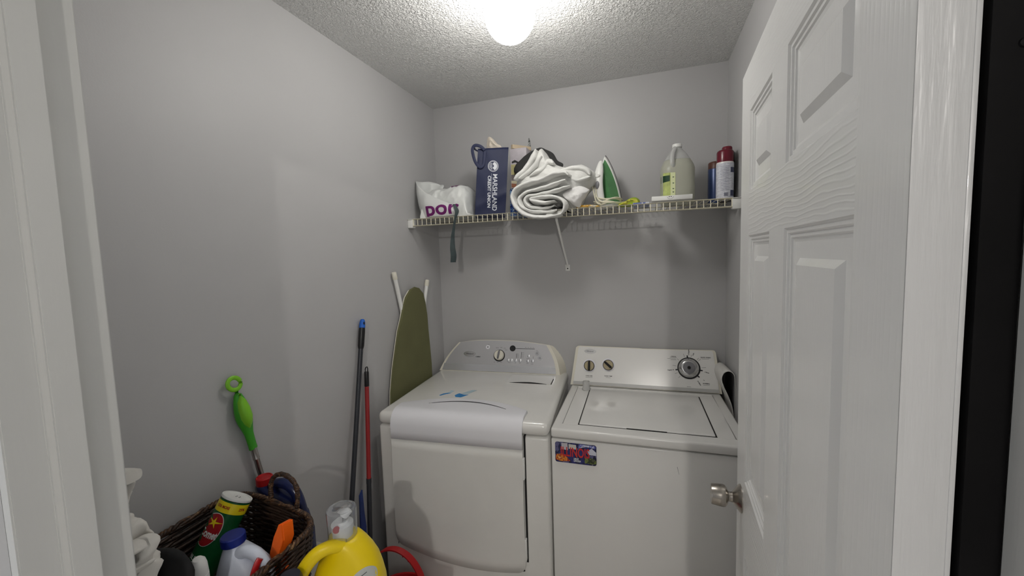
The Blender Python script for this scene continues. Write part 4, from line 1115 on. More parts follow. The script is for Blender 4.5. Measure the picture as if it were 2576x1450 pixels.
vj = thing('gallon_jug', 'clear gallon jug of pale liquid with a lime label standing on the shelf', 'jug', (1.266, -0.175, SZ + 0.002), 0)
r0 = 0.069
bm = B(); loft(bm, [(1.7995, 1.266, -0.175, 0.060, 0.060, 3.2), (1.804, 1.266, -0.175, 0.0665, 0.0665, 3.2), (1.815, 1.266, -0.175, r0, r0, 3.2), (1.93, 1.266, -0.175, r0, r0, 3.2), (1.948, 1.266, -0.175, 0.0695, 0.0695, 3.0), (1.962, 1.266, -0.175, 0.066, 0.066, 2.8), (1.985, 1.266, -0.175, 0.055, 0.055, 2.5)], 44)
newobj('jug_body', bm, M_jug, vj, world=True)
bm = B(); loft(bm, [(1.9855, 1.266, -0.175, 0.0548, 0.0548, 2.5), (2.01, 1.266, -0.175, 0.040, 0.040, 2.2), (2.03, 1.266, -0.175, 0.024, 0.024, 2), (2.038, 1.266, -0.175, 0.0175, 0.0175, 2), (2.044, 1.266, -0.175, 0.0165, 0.0165, 2)], 44); newobj('jug_shoulder', bm, M_jugtop, vj, world=True)
bm = B(); lathe(bm, [(0.0185, 0), (0.0195, 0.001), (0.0195, 0.013), (0.0185, 0.0145)], (1.266, -0.175, 2.042), seg=30); newobj('jug_cap', bm, M_white, vj, world=True)
bm = B(); tube(bm, catmull([(1.256, -0.203, 2.035), (1.246, -0.225, 2.010), (1.243, -0.236, 1.985), (1.244, -0.240, 1.965), (1.248, -0.236, 1.952)], 6), 0.009, 10); newobj('jug_handle', bm, M_jugtop, vj, world=True)
jb = [bvh_of(bpy.data.objects[o.name]) for o in vj.children if o.name.startswith('jug_body')]
def decal_on(bvhs, pts, m, name, parent, off, y=-0.45, direction=(0, 1, 0), cell=0.008):
    b = B(); b.faces.new([b.verts.new((p[0], y, p[1])) for p in pts]); project(b, bvhs, direction, off, cell)
    return newobj(name, b, m, parent, world=True, smooth=False)
dj = Vector((0.15, 1, 0)).normalized()
lab = decal_on(jb, [(1.198, 1.930), (1.255, 1.927), (1.255, 1.832), (1.198, 1.832)], M_lablime, 'jug_label', vj, 0.0006)
decal_on(jb, [(1.236, 1.928), (1.2545, 1.927), (1.2545, 1.833), (1.236, 1.833)], M_labpale, 'label_panel', lab, 0.0012)
decal_on(jb, [(1.199, 1.918), (1.233, 1.917), (1.233, 1.893), (1.199, 1.889)], M_labdark, 'label_panel', lab, 0.0012)
bm = B()
for z in (1.910, 1.885, 1.862, 1.848): bm.faces.new([bm.verts.new((p, -0.45, q)) for p, q in ((1.243, z), (1.250, z), (1.249, z - 0.0035), (1.244, z - 0.003))])
project(bm, jb, (0, 1, 0), 0.0016, 0.01); newobj('label_print', bm, M_labdark, lab, world=True, smooth=False)

def can(name, label, x, y, z0, r, h, cap_h, m_body, m_cap, m_label=None, cap_r=None, tilt=0.0):
    t = thing(name, label, 'spray can', (x, y, z0), 0)
    bm = B(); lathe(bm, [(r * 0.93, 0), (r, 0.003), (r, h), (r * 0.96, h + 0.004)], (x, y, z0), seg=36); bd = newobj('can_body', bm, m_body, t, world=True)
    if m_label is not None:
        bm = B(); lathe(bm, [(r + 0.0006, 0.004), (r + 0.0006, h - 0.002)], (x, y, z0), seg=36, cap=False); newobj('can_label', bm, m_label, t, world=True)
    cr = cap_r or r * 0.97
    bm = B(); lathe(bm, [(cr, h), (cr, h + cap_h * 0.82), (cr * 0.92, h + cap_h * 0.93), (cr * 0.75, h + cap_h)], (x, y, z0), seg=36); newobj('can_cap', bm, m_cap, t, world=True)
    return t, bd
c1, c1b = can('spray_can', 'white-labelled spray can with a tall dark red cap at the right end of the shelf', 1.4415, -0.237, 1.7995, 0.0318, 0.146, 0.052, M_white, M_maroon, M_canlabel)
bm = B(); lathe(bm, [(0.0195, 0), (0.019, 0.012), (0.016, 0.016)], (1.4495, -0.230, 1.996), seg=24); newobj('cap_nozzle', bm, M_maroon, c1, world=True)
bm = B(); 
for z0_, z1_ in ((1.905, 1.925), (1.812, 1.835)):
    bm.faces.new([bm.verts.new((p, -0.45, q)) for p, q in ((1.457, z0_), (1.472, z0_), (1.472, z1_), (1.457, z1_))])
for k in range(6): bm.faces.new([bm.verts.new((p, -0.45, q)) for p, q in ((1.434 + 0.0024 * k, 1.812), (1.4352 + 0.0024 * k, 1.812), (1.4352 + 0.0024 * k, 1.826), (1.434 + 0.0024 * k, 1.826))])
for k in range(16):
    z = 1.930 - 0.0062 * k
    bm.faces.new([bm.verts.new((p, -0.45, q)) for p, q in ((1.421, z), (1.452, z), (1.452, z - 0.0009), (1.421, z - 0.0009))])
project(bm, [bvh_of(c) for c in c1.children if 'label' in c.name], (0, 1, 0), 0.0008, 0.006); newobj('label_print', bm, mat('label_ink', (70, 74, 104), 0.5), c1, world=True, smooth=False)
can('spray_can', 'blue spray can with a brown cap, behind and left of the dark red capped can', 1.426, -0.115, 1.7995, 0.031, 0.145, 0.034, M_canblue, M_brown)
t_, bd_ = can('spray_can', 'dark spray can mostly hidden behind the dark red capped can, next to the wall', 1.4585, -0.170, 1.7995, 0.030, 0.168, 0.04, M_blackpl, M_blackpl)

# ================================================================== leaning things along the left wall
ib = thing('ironing_board', 'olive green ironing board standing on end against the left wall behind the dryer', 'ironing board', (0.05, -0.39, 0), 0)
prof_ = [(-0.328, 1.459), (-0.372, 1.449), (-0.410, 1.418), (-0.437, 1.370), (-0.454, 1.321), (-0.484, 1.265), (-0.512, 1.18), (-0.539, 1.095), (-0.562, 0.99), (-0.575, 0.85), (-0.575, 0.10), (-0.20, 0.10), (-0.196, 0.85), (-0.198, 1.03), (-0.207, 1.13), (-0.217, 1.22), (-0.222, 1.30), (-0.232, 1.37), (-0.250, 1.42), (-0.285, 1.449)]
def xo(z): return 0.014 + 0.009 * z / 1.459
bm = prism(B(), prof_, lambda p, d: Vector((xo(p[1]) + d, p[0], p[1])), 0.010, 0.0)
es = [e for e in bm.edges if abs(e.verts[0].co.x - e.verts[1].co.x) < 0.009 and len(e.link_faces) == 2 and any(len(f.verts) > 4 for f in e.link_faces)]
bmesh.ops.bevel(bm, geom=es, offset=0.004, segments=3, affect='EDGES')
newobj('padded_cover', bm, M_olive, ib, world=True)
bm = prism(B(), [(a * 0.985 - 0.0058, b_ * 0.995 + 0.002) for a, b_ in prof_], lambda p, d: Vector((xo(p[1]) + d, p[0], p[1])), 0.0, -0.006); newobj('board_frame', bm, M_ivory, ib, world=True, smooth=False)
for (y0, z0, y1, z1) in ((-0.480, 1.539, -0.34, 1.02), (-0.181, 1.484, -0.33, 1.05)):
    d = Vector((0, y1 - y0, z1 - z0)); L = d.length; p0 = Vector((0.017, y0, z0))
    bm = lathe(B(), [(0.0095, 0.02), (0.0095, L)], p0, p0 + d, seg=16); lg = newobj('leg', bm, M_white, ib, world=True)
    bm = lathe(B(), [(0.010, 0), (0.0115, 0.003), (0.0118, 0.030), (0.0108, 0.034)], p0, p0 + d, seg=18); newobj('foot_cap', bm, M_ivory, lg, world=True)

# blue-topped broom pole with dustpan
def along(p0, p1, t): return Vector(p0).lerp(Vector(p1), t)
P0, P1 = Vector((0.016, -0.714, 1.356)), Vector((0.085, -1.035, 0.06))
ax = (P1 - P0); LL = ax.length; axn = ax.normalized()
bh = thing('broom', 'broom with dark pole and blue tip leaning on the left wall', 'broom', (0.085, -1.035, 0), 0)
bm = lathe(B(), [(0.0095, 0.05), (0.0095, LL - 0.05)], P0, P1, seg=18); newobj('pole', bm, M_pole, bh, world=True)
bm = lathe(B(), [(0.0118, 0.036), (0.0128, 0.05), (0.0128, 0.11), (0.0105, 0.122)], P0, P1, seg=18); newobj('grip', bm, M_blackpl, bh, world=True)
bm = lathe(B(), [(0.005, 0.0), (0.0085, 0.003), (0.0115, 0.015), (0.0125, 0.036)], P0, P1, seg=18); cp_ = newobj('hanging_tip', bm, M_blue, bh, world=True)
hc = P0 + axn * 0.017
bm = lathe(B(), [(0.0045, 0.0118), (0.0035, 0.0126)], hc, hc + Vector((0.95, -0.3, 0)), seg=14, sx=0.8, sy=1.6); newobj('hanging_hole', bm, M_darkgap, cp_, world=True)
bm = B(); box(bm, (-0.02, -0.13, 0), (0.02, 0.13, 0.06), 0.01, M=Matrix.Translation((0.085, -1.035, 0.06)) @ Matrix.Rotation(0.0, 4, 'Z')); newobj('broom_head', bm, M_dkblue, bh, world=True)
bm = B(); box(bm, (-0.018, -0.14, 0), (0.022, 0.14, 0.062), 0.003, M=Matrix.Translation((0.085, -1.035, 0.0))); newobj('bristles', bm, M_charcoal, bh, world=True)
dp = thing('dustpan', 'dark blue plastic dustpan blade standing behind the yellow jug beside the poles', 'dustpan', (0.11, -0.93, 0.2), 0)
bm = prism(B(), [(-0.868, 0.715), (-0.884, 0.700), (-0.888, 0.60), (-0.905, 0.25), (-0.880, 0.25), (-0.858, 0.56), (-0.864, 0.62)], lambda p, d: Vector((0.088 + d, p[0], p[1])), 0.0, 0.005); newobj('pan_blade', bm, M_dkblue, dp, world=True, smooth=False)
bm = B(); box(bm, (0.080, -0.945, 0.0005), (0.098, -0.898, 0.30), 0.004); newobj('pan_body', bm, M_dkblue, dp, world=True)

# red pole
P0, P1 = Vector((0.022, -0.7155, 1.155)), Vector((0.105, -0.885, 0.012))
ax = (P1 - P0); LL = ax.length; axn = ax.normalized()
rp = thing('mop_pole', 'red and black mop pole leaning between the blue-tipped broom and the dryer', 'mop', (0.105, -0.885, 0), 0)
bm = lathe(B(), [(0.0088, 0.078), (0.0088, 0.455)], P0, P1, seg=18); newobj('red_tube', bm, M_redpole, rp, world=True)
bm = lathe(B(), [(0.0085, 0.02), (0.0095, 0.026), (0.0098, 0.080), (0.0090, 0.082)], P0, P1, seg=18); gp = newobj('grip', bm, M_blackpl, rp, world=True)
bm = B(); cy = Vector((0, 1, 0)); tube(bm, [P0 + axn * 0.024 - Vector((0, 0.007, 0)), P0 + axn * 0.010 - Vector((0, 0.008, 0)), P0 + axn * 0.002 - Vector((0, 0.004, 0)), P0 + axn * 0.002 + Vector((0, 0.004, 0)), P0 + axn * 0.010 + Vector((0, 0.008, 0)), P0 + axn * 0.024 + Vector((0, 0.007, 0))], 0.0022, 8); newobj('hanging_loop', bm, M_blackpl, gp, world=True)
bm = lathe(B(), [(0.0105, 0.453), (0.0105, 0.470), (0.0095, 0.476), (0.0095, LL)], P0, P1, seg=18); newobj('black_tube', bm, M_pole, rp, world=True)

# green duster
G0 = Vector((0.018, -1.270, 1.235)); G1 = Vector((0.018, -1.2165, 0.958)); gx = (G1 - G0).normalized(); GE = G1 + gx * 0.195
gd = thing('duster', 'long-handled duster with bright green grip and ring, leaning on the left wall', 'duster', tuple(GE), 0)
def gp_(t): return G0 + gx * t
bm = B()
rc = G0 - gx * 0.024
tube(bm, [rc + (Vector((0, 1, 0)) * math.cos(2 * PI * k / 28) + gx * math.sin(2 * PI * k / 28)) * 0.0185 + Vector((0.0, 0, 0)) for k in range(28)], 0.0042, 10, closed=True, ell=(1.0, 1.5)); 
newobj('hanging_ring', bm, M_lime, gd, world=True)
bm = B(); hr = [0.006, 0.011, 0.018, 0.0225, 0.0238, 0.0215, 0.0168, 0.0132, 0.0124, 0.0122, 0.0126]
hl = [0.0, 0.012, 0.035, 0.058, 0.080, 0.100, 0.120, 0.138, 0.158, 0.178, 0.190]
tube(bm, [gp_(t) for t in hl], hr, 20, ell=(0.68, 1.0), up=(0, 0.2, 1) if False else None); gh = newobj('green_handle', bm, M_green, gd, world=True)
bm = B(); tube(bm, [gp_(t) + Vector((0.006, -0.004, 0)) + Vector((0.002, 0.004, 0)) for t in [0.008, 0.03, 0.055, 0.08, 0.10, 0.118]], [0.003, 0.012, 0.017, 0.0178, 0.0135, 0.004], 16); newobj('soft_grip', bm, M_lime, gh, world=True)
bm = lathe(B(), [(0.0088, 0), (0.0088, 0.035), (0.0095, 0.036), (0.0095, 0.038), (0.0082, 0.040), (0.0082, (GE - G0).length - 0.19)], gp_(0.188), gp_(0.30), seg=20); newobj('metal_tube', bm, M_alu, gd, world=True)

# ================================================================== stands under the clutter (below the frame)
TZ = 0.745
cb = thing('side_cabinet', 'low grey cabinet standing by the left wall under the wicker basket', 'cabinet', (0.17, -1.42, 0), 0)
bm = B(); box(bm, (0.012, -1.69, 0.03), (0.335, -1.175, TZ), 0.004); cbb = newobj('cabinet_body', bm, M_cab, cb, world=True)
bm = B(); box(bm, (0.336, -1.67, 0.06), (0.352, -1.19, TZ - 0.03), 0.004); cd_ = newobj('cabinet_door', bm, M_cab, cb, world=True)
bm = lathe(B(), [(0.006, 0), (0.006, 0.012), (0.012, 0.016), (0.012, 0.022)], (0.352, -1.24, 0.5), (0.5, -1.24, 0.5), seg=18); newobj('knob', bm, M_nickel, cd_, world=True)
for a in (0.03, 0.30):
    for b_ in (-1.66, -1.21):
        bm = B(); box(bm, (a, b_, 0), (a + 0.03, b_ + 0.03, 0.03)); newobj('foot', bm, M_blackpl, cb, world=True)
st = thing('step_stool', 'pale plastic stool standing under the yellow jug beside the low cabinet', 'stool', (0.475, -1.40, 0), 0)
bm = B(); box(bm, (0.357, -1.535, 0.68), (0.585, -1.255, 0.71), 0.012, 3); newobj('seat', bm, M_stool, st, world=True)
for a, b_ in ((0.365, -1.525), (0.565, -1.525), (0.365, -1.275), (0.565, -1.275)):
    bm = B(); tube(bm, [(a + 0.006, b_, 0.685), (a + (0.01 if a > 0.5 else 0.006), b_ + (-0.02 if b_ < -1.4 else 0.02), 0)], 0.012, 10); newobj('leg', bm, M_stool, st, world=True)

# ------------------------------------------------------------------ wicker basket
bk = thing('wicker_basket', 'dark brown woven wicker basket with arched handles, filled with cleaning supplies', 'basket', (0.18, -1.42, TZ), 0)
BC = Vector((0.171, -1.4225)); HX, HY = 0.147, 0.1345
def rr(t, k, jit=0.0):
    """rounded rectangle point, t in 0..1, k size factor"""
    a = 2 * PI * t; c, s = math.cos(a), math.sin(a)
    return Vector((BC.x + (HX * k + jit) * math.copysign(abs(c) ** 0.45, c), BC.y + (HY * k + jit) * math.copysign(abs(s) ** 0.45, s), 0))
RIMZ = 0.944
def rimz(p): return 0.951 - 0.040 * (p.x - 0.024) / 0.294
bm = B(); NR = 25; NS = 150
stakes = 34
for r in range(NR):
    kr = r / (NR - 1); k = 0.90 + 0.10 * r / (NR - 1)
    pts = []
    for i in range(NS):
        t = i / NS; wv = 0.0030 * math.cos(stakes * 2 * PI * t / 2 + PI * (r % 2))
        p = rr(t, k, wv); p.z = TZ + 0.006 + (rimz(p) - TZ - 0.010) * kr + 0.0012 * math.sin(t * 40 + r); pts.append(p)
    tube(bm, pts, 0.0044, 6, closed=True)
for i in range(0, stakes):
    t = (i + 0.5) / stakes
    a = rr(t, 0.90); a.z = TZ + 0.004; b_ = rr(t, 1.0); b_.z = rimz(b_)
    tube(bm, [a, b_], 0.0030, 6)
newobj('woven_side', bm, M_wick, bk, world=True, angle=80)
bm = B(); box(bm, (BC.x - HX * 0.88, BC.y - HY * 0.88, TZ + 0.0005), (BC.x + HX * 0.88, BC.y + HY * 0.88, TZ + 0.006), 0.002); newobj('woven_base', bm, M_wick, bk, world=True)
def rope(bm, pts, R, r, turns, closed=False, strands=2):
    n = len(pts)
    for s in range(strands):
        out = []
        for i, p in enumerate(pts):
            d = (pts[(i + 1) % n] - pts[i - 1]) if closed else (pts[min(i + 1, n - 1)] - pts[max(i - 1, 0)])
            a, b_, _ = frame_from(d, Vector((0.1, 0.2, 1)))
            ph = 2 * PI * turns * i / n + 2 * PI * s / strands
            out.append(p + a * R * math.cos(ph) + b_ * R * math.sin(ph))
        tube(bm, out, r, 7, closed=closed)
bm = B(); pts = []
for i in range(420):
    p = rr(i / 420, 1.0); p.z = rimz(p) + 0.003; pts.append(p)
rope(bm, pts, 0.0036, 0.0044, 56, True); newobj('rim_braid', bm, M_wickrim, bk, world=True, angle=80)
# arched handle at the back, the near-left one lies along the wall
hp = catmull([(0.139, -1.286, 0.944), (0.136, -1.283, 0.972), (0.143, -1.281, 0.998), (0.163, -1.279, 1.013), (0.189, -1.278, 1.014), (0.214, -1.279, 1.003), (0.229, -1.281, 0.983), (0.232, -1.284, 0.955), (0.231, -1.287, 0.935)], 12)
bm = B(); rope(bm, hp, 0.0030, 0.0042, 22); newobj('handle', bm, M_wickrim, bk, world=True, angle=80)

# ------------------------------------------------------------------ cleanser can (in the basket)
C0, C1 = Vector((0.074, -1.483, 0.790)), Vector((0.119, -1.364, 0.995))
cc = thing('cleanser_can', 'green cardboard can of scouring powder with red oval, tilted in the wicker basket', 'can', tuple(C0), 0)
Lc = (C1 - C0).length; cdn = (C1 - C0).normalized(); RC = 0.0355
bm = lathe(B(), [(RC, 0), (RC, Lc - 0.0075)], C0, C1, seg=56); cbody = newobj('can_tube', bm, M_cometgreen, cc, world=True)
bm = lathe(B(), [(RC + 0.0008, Lc - 0.006), (RC + 0.0014, Lc - 0.002), (RC + 0.0008, Lc), (RC - 0.002, Lc), (RC - 0.0025, Lc - 0.003), (0.001, Lc - 0.003)], C0, C1, seg=48); tp = newobj('can_top', bm, M_white, cc, world=True)
bm = B(); a, b_, _ = frame_from(cdn)
for (u, v) in ((-0.006, -0.002), (0.0, -0.008), (0.006, -0.003), (0.0, 0.003)):
    lathe(bm, [(0.0014, 0), (0.0012, 0.0006)], C1 - cdn * 0.0028 + a * u + b_ * v, C1 + cdn + a * u + b_ * v, seg=8)
newobj('shaker_holes', bm, M_ink, tp, world=True)
bm = lathe(B(), [(RC + 0.0006, Lc - 0.035), (RC + 0.0006, Lc - 0.011)], C0, C1, seg=56, cap=False); yb = newobj('yellow_band', bm, M_labyellow, cc, world=True)
cv = [bvh_of(cbody)]
mid = C0.lerp(C1, 0.5)
vd = (mid - CAM); vd = (vd - cdn * vd.dot(cdn)).normalized()            # direction from the aisle towards the can
side = vd.cross(cdn).normalized()
def canpt(u, t): return C0 + cdn * t + side * u - vd * 0.12
def can_decal(polys, m, name, off, parent, cell=0.005):
    b = B()
    for pl in polys: b.faces.new([b.verts.new(canpt(u, t)) for u, t in pl])
    project(b, cv, vd, off, cell); return newobj(name, b, m, parent, world=True, smooth=False)
oc = (-0.0215, Lc - 0.076)
def ell(c, a_, b2, rot, n=36): return [(c[0] + a_ * math.cos(2 * PI * k / n) * math.cos(rot) - b2 * math.sin(2 * PI * k / n) * math.sin(rot), c[1] + a_ * math.cos(2 * PI * k / n) * math.sin(rot) + b2 * math.sin(2 * PI * k / n) * math.cos(rot)) for k in range(n)]
can_decal([ell(oc, 0.0235, 0.0385, -0.12)], M_white, 'oval_border', 0.0008, cc)
ov = can_decal([ell(oc, 0.0220, 0.0370, -0.12)], M_labred, 'red_oval', 0.0014, cc)
star = []
for k in range(10):
    r_ = (0.021 if k == 0 else 0.0135) if k % 2 == 0 else 0.004
    a_ = 0.15 + 2 * PI * k / 10; star.append((oc[0] + 0.000 + r_ * math.cos(a_), oc[1] + 0.0165 + r_ * math.sin(a_)))
can_decal([[star[k], star[(k + 1) % 10], (oc[0], oc[1] + 0.0165)] for k in range(10)], M_labyellow, 'star', 0.0019, ov)
def can_text(s, c, size, width, m, off, parent, bold=0.0, rot=0.0, shear=0.0):
    b = text_bm(s, size, 0, bold, width, shear)
    cr_, sr_ = math.cos(rot), math.sin(rot)
    for v in b.verts:
        x, y = v.co.x, v.co.y; v.co = canpt(c[0] + x * cr_ - y * sr_, c[1] + x * sr_ + y * cr_)
    project(b, cv, vd, off, 0.004); return newobj('can_lettering', b, m, parent, world=True, smooth=False)
can_text('Comet', (oc[0] + 0.001, oc[1] - 0.010), 0.024, 0.040, M_white, 0.0019, ov, 0.0008, rot=0.0)
can_text('BLEACH', (-0.018, Lc - 0.141), 0.013, 0.036, M_white, 0.0014, cc, 0.0004)
can_text('25% MORE', (-0.018, Lc - 0.0225), 0.0085, 0.030, M_labred, 0.0014, yb, 0.0003)
can_text('25%', (0.024, Lc - 0.0225), 0.0085, 0.012, M_labred, 0.0014, yb, 0.0003)

# ------------------------------------------------------------------ pale bleach jug with blue cap
Rj = Matrix.Translation((0.244, -1.440, TZ + 0.0065)) @ Matrix.Rotation(0.25, 4, 'Z') @ Matrix.Rotation(-0.04, 4, 'Y')
bj = thing('bleach_jug', 'pale white jug with dark blue cap standing in the wicker basket', 'jug', (0.226, -1.447, TZ + 0.0065), 0)
bm = B(); loft(bm, [(0, -0.006, 0, 0.052, 0.036, 3), (0.005, -0.006, 0, 0.058, 0.042, 3), (0.06, -0.006, 0, 0.060, 0.044, 3), (0.115, -0.006, 0, 0.059, 0.044, 2.8), (0.140, -0.008, 0, 0.054, 0.042, 2.5), (0.160, -0.012, 0, 0.044, 0.036, 2.3), (0.178, -0.020, 0, 0.031, 0.029, 2), (0.190, -0.024, 0, 0.022, 0.022, 2), (0.197, -0.025, 0, 0.019, 0.019, 2)], 40)
bm.transform(Rj); newobj('jug_body', bm, M_bleach, bj, world=True)
bm = B(); tube(bm, [Rj @ p for p in catmull([(-0.004, -0.012, 0.176), (0.016, -0.016, 0.186), (0.040, -0.018, 0.181), (0.055, -0.018, 0.160), (0.060, -0.014, 0.132), (0.054, -0.008, 0.100)], 6)], 0.0150, 14, ell=(0.85, 1)); newobj('jug_handle', bm, M_bleach, bj, world=True)
bm = B(); lathe(bm, [(0.0245, 0), (0.0255, 0.001), (0.0255, 0.018), (0.0235, 0.0205), (0.001, 0.0205)], (0, 0, 0), seg=36); bm.transform(Rj @ Matrix.Translation((-0.026, 0, 0.195))); newobj('jug_cap', bm, M_capblue, bj, world=True)

# ------------------------------------------------------------------ navy detergent jug behind the basket
nj = thing('detergent_jug', 'navy blue detergent jug with red cap standing behind the wicker basket by the wall', 'jug', (0.122, -1.238, TZ), 0)
bm = B(); loft(bm, [(TZ + 0.0005, 0.127, -1.240, 0.095, 0.026, 3), (TZ + 0.006, 0.127, -1.240, 0.102, 0.029, 3), (TZ + 0.09, 0.127, -1.240, 0.101, 0.029, 3), (TZ + 0.14, 0.120, -1.240, 0.092, 0.029, 2.6), (TZ + 0.175, 0.098, -1.240, 0.066, 0.028, 2.3), (TZ + 0.195, 0.068, -1.240, 0.036, 0.026, 2), (TZ + 0.205, 0.060, -1.240, 0.022, 0.022, 2)], 40); newobj('jug_body', bm, M_navyjug, nj, world=True)
bm = B(); tube(bm, catmull([(0.080, -1.240, 0.935), (0.108, -1.240, 0.956), (0.145, -1.240, 0.960), (0.176, -1.240, 0.941), (0.193, -1.240, 0.903), (0.200, -1.240, 0.865)], 6), 0.0145, 14); newobj('jug_handle', bm, M_navyjug, nj, world=True)
bm = B(); lathe(bm, [(0.021, 0), (0.0225, 0.001), (0.0225, 0.020), (0.0205, 0.0225), (0.018, 0.0225), (0.017, 0.020), (0.001, 0.020)], (0.060, -1.240, TZ + 0.203), seg=36)
box(bm, (0.033, -1.246, TZ + 0.203), (0.040, -1.234, TZ + 0.211), 0.001); newobj('jug_cap', bm, M_red, nj, world=True)

# ------------------------------------------------------------------ small bottles in the basket
wb = [(0.289, -1.384, 0.968), (0.300, -1.381, 0.968), (0.302, -1.382, 0.928), (0.286, -1.392, 0.885), (0.276, -1.396, 0.83), (0.262, -1.40, 0.83), (0.268, -1.396, 0.90), (0.278, -1.388, 0.936)]
bm = B(); a = [bm.verts.new(Vector(p) + Vector((-0.002, -0.010, 0))) for p in wb]; b_ = [bm.verts.new(Vector(p) + Vector((0.006, 0.016, 0))) for p in wb]
bm.faces.new(a); bm.faces.new(b_[::-1])
for i in range(8): bm.faces.new((a[(i + 1) % 8], a[i], b_[i], b_[(i + 1) % 8]))
bmesh.ops.bevel(bm, geom=bm.edges[:], offset=0.0025, segments=2, affect='EDGES')
ob = thing('orange_bottle', 'slanted bright orange plastic bottle poking up in the right side of the basket', 'bottle', (0.272, -1.39, TZ + 0.007), 0)
newobj('bottle_neck', bm, M_orange, ob, world=True)
bm = B(); lathe(bm, [(0.017, 0), (0.019, 0.002), (0.019, 0.07), (0.012, 0.09)], (0.272, -1.376, TZ + 0.0068), seg=24); newobj('bottle_body', bm, M_orange, ob, world=True)
bm = B(); tube(bm, catmull([(0.296, -1.497, 0.76), (0.298, -1.490, 0.84), (0.297, -1.480, 0.88), (0.300, -1.466, 0.918), (0.302, -1.456, 0.932)], 6), 0.009, 12, ell=(0.6, 1))
tag(newobj('red_bottle', bm, M_red), 'narrow red plastic bottle wedged between pale jug and right rim of the basket', 'bottle')
sb = thing('spray_bottle', 'small bottle with rounded white cap at the near end of the basket', 'bottle', (0.208, -1.527, TZ + 0.007), 0)
q0, q1 = Vector((0.212, -1.518, TZ + 0.008)), Vector((0.238, -1.543, 0.978))
bm = B(); lathe(bm, [(0.0165, 0), (0.0175, 0.004), (0.0175, 0.165), (0.015, 0.180)], q0, q1, seg=28); newobj('bottle_body', bm, M_frost, sb, world=True)
bm = B(); lathe(bm, [(0.0158, 0.180), (0.0160, 0.196), (0.0155, 0.1965), (0.0158, 0.198), (0.0152, 0.218), (0.0132, 0.228), (0.0085, 0.234), (0.002, 0.2355)], q0, q1, seg=28); newobj('bottle_cap', bm, M_white, sb, world=True)

# black mesh bag in front of the basket
bbg = thing('black_bag', 'black drawstring bag with a grey mesh panel between white cloth and basket', 'bag', (0.17, -1.60, TZ), 0)
bm = B(); cushion(bm, [(0.13, 0.752), (0.12, 0.90), (0.135, 0.99), (0.165, 1.025), (0.210, 1.038), (0.248, 1.044), (0.278, 1.040), (0.296, 1.022), (0.298, 0.99), (0.292, 0.94), (0.285, 0.86), (0.28, 0.752)], -1.592, 0.020, wr=0.003, ws=30, rings=10, pw=3, back=0.6); newobj('bag_body', bm, M_blackcloth, bbg, world=True, angle=80)
bm = B(); cushion(bm, [(0.236, 0.90), (0.243, 0.968), (0.254, 1.000), (0.268, 1.004), (0.280, 0.98), (0.284, 0.90)], -1.606, 0.014, wr=0.001, ws=30, rings=6); newobj('mesh_panel', bm, M_mesh, bbg, world=True, angle=80)

# white clothes beside the door jamb
wc_ = thing('white_clothes', 'heap of crumpled white clothes beside the left door jamb', 'clothes', (0.2, -1.665, TZ), 0)
bm = B(); cushion(bm, [(0.10, 0.80), (0.09, 0.95), (0.10, 1.10), (0.15, 1.145), (0.2068, 1.143), (0.243, 1.141), (0.261, 1.135), (0.260, 1.121), (0.250, 1.108), (0.270, 1.113), (0.290, 1.110), (0.294, 1.095), (0.291, 1.078), (0.281, 1.057), (0.278, 1.030), (0.270, 0.97), (0.262, 0.90), (0.25, 0.80)], -1.648, 0.030, wr=0.010, ws=26, seed=6, rings=20, sub=5, pw=3); newobj('crumpled_shirt', bm, M_cloth, wc_, world=True, angle=80)
for i, (pth, th) in enumerate((([(0.15, 1.128), (0.205, 1.136), (0.240, 1.136), (0.258, 1.124)], 0.007), ([(0.18, 1.098), (0.225, 1.092), (0.262, 1.104), (0.288, 1.098)], 0.008),
                                ([(0.18, 1.065), (0.225, 1.075), (0.262, 1.062), (0.286, 1.074)], 0.008), ([(0.19, 1.030), (0.225, 1.040), (0.255, 1.025), (0.276, 1.036)], 0.008), ([(0.215, 1.10), (0.228, 1.05), (0.238, 0.99), (0.236, 0.93)], 0.007))):
    newobj('cloth_fold', ribbon_fold(B(), pth, th, -1.684, -1.640, wr=0.008, seed=40 + i), M_cloth, wc_, world=True, angle=80)
bm = B(); cushion(bm, [(0.16, 1.13), (0.165, 1.205), (0.205, 1.214), (0.246, 1.212), (0.250, 1.205), (0.237, 1.188), (0.222, 1.168), (0.212, 1.13)], -1.641, 0.010, wr=0.004, ws=30, seed=9, rings=8); newobj('folded_collar', bm, M_cloth, wc_, world=True, angle=80)
newobj('cloth_fold', ribbon_fold(B(), [(0.15, 1.208), (0.20, 1.216), (0.240, 1.224), (0.2640, 1.226)], 0.0095, -1.662, -1.634, wr=0.002, seed=50, blunt=True), M_cloth, wc_, world=True, angle=80)

# ------------------------------------------------------------------ yellow detergent jug
Ry = Matrix.Translation((0.462, -1.365, 0.7105)) @ Matrix.Rotation(0.32, 4, 'Z')
yj = thing('detergent_jug', 'large yellow detergent jug with clear cap in front of the dryer', 'jug', (0.462, -1.365, 0.7105), 0.32)
bm = B(); loft(bm, [(0, 0.000, 0, 0.082, 0.052, 3), (0.006, 0.000, 0, 0.088, 0.058, 3), (0.09, 0.002, 0, 0.084, 0.060, 3), (0.130, 0.002, 0, 0.083, 0.058, 2.8), (0.160, 0.004, 0, 0.077, 0.054, 2.5), (0.190, 0.006, 0, 0.068, 0.049, 2.3), (0.212, 0.009, 0, 0.054, 0.044, 2.1), (0.230, 0.004, 0, 0.046, 0.040, 2), (0.242, -0.001, 0, 0.038, 0.037, 2), (0.247, -0.005, 0, 0.033, 0.033, 2)], 52); yb_ = newobj('jug_body', bm, M_yellow, yj)
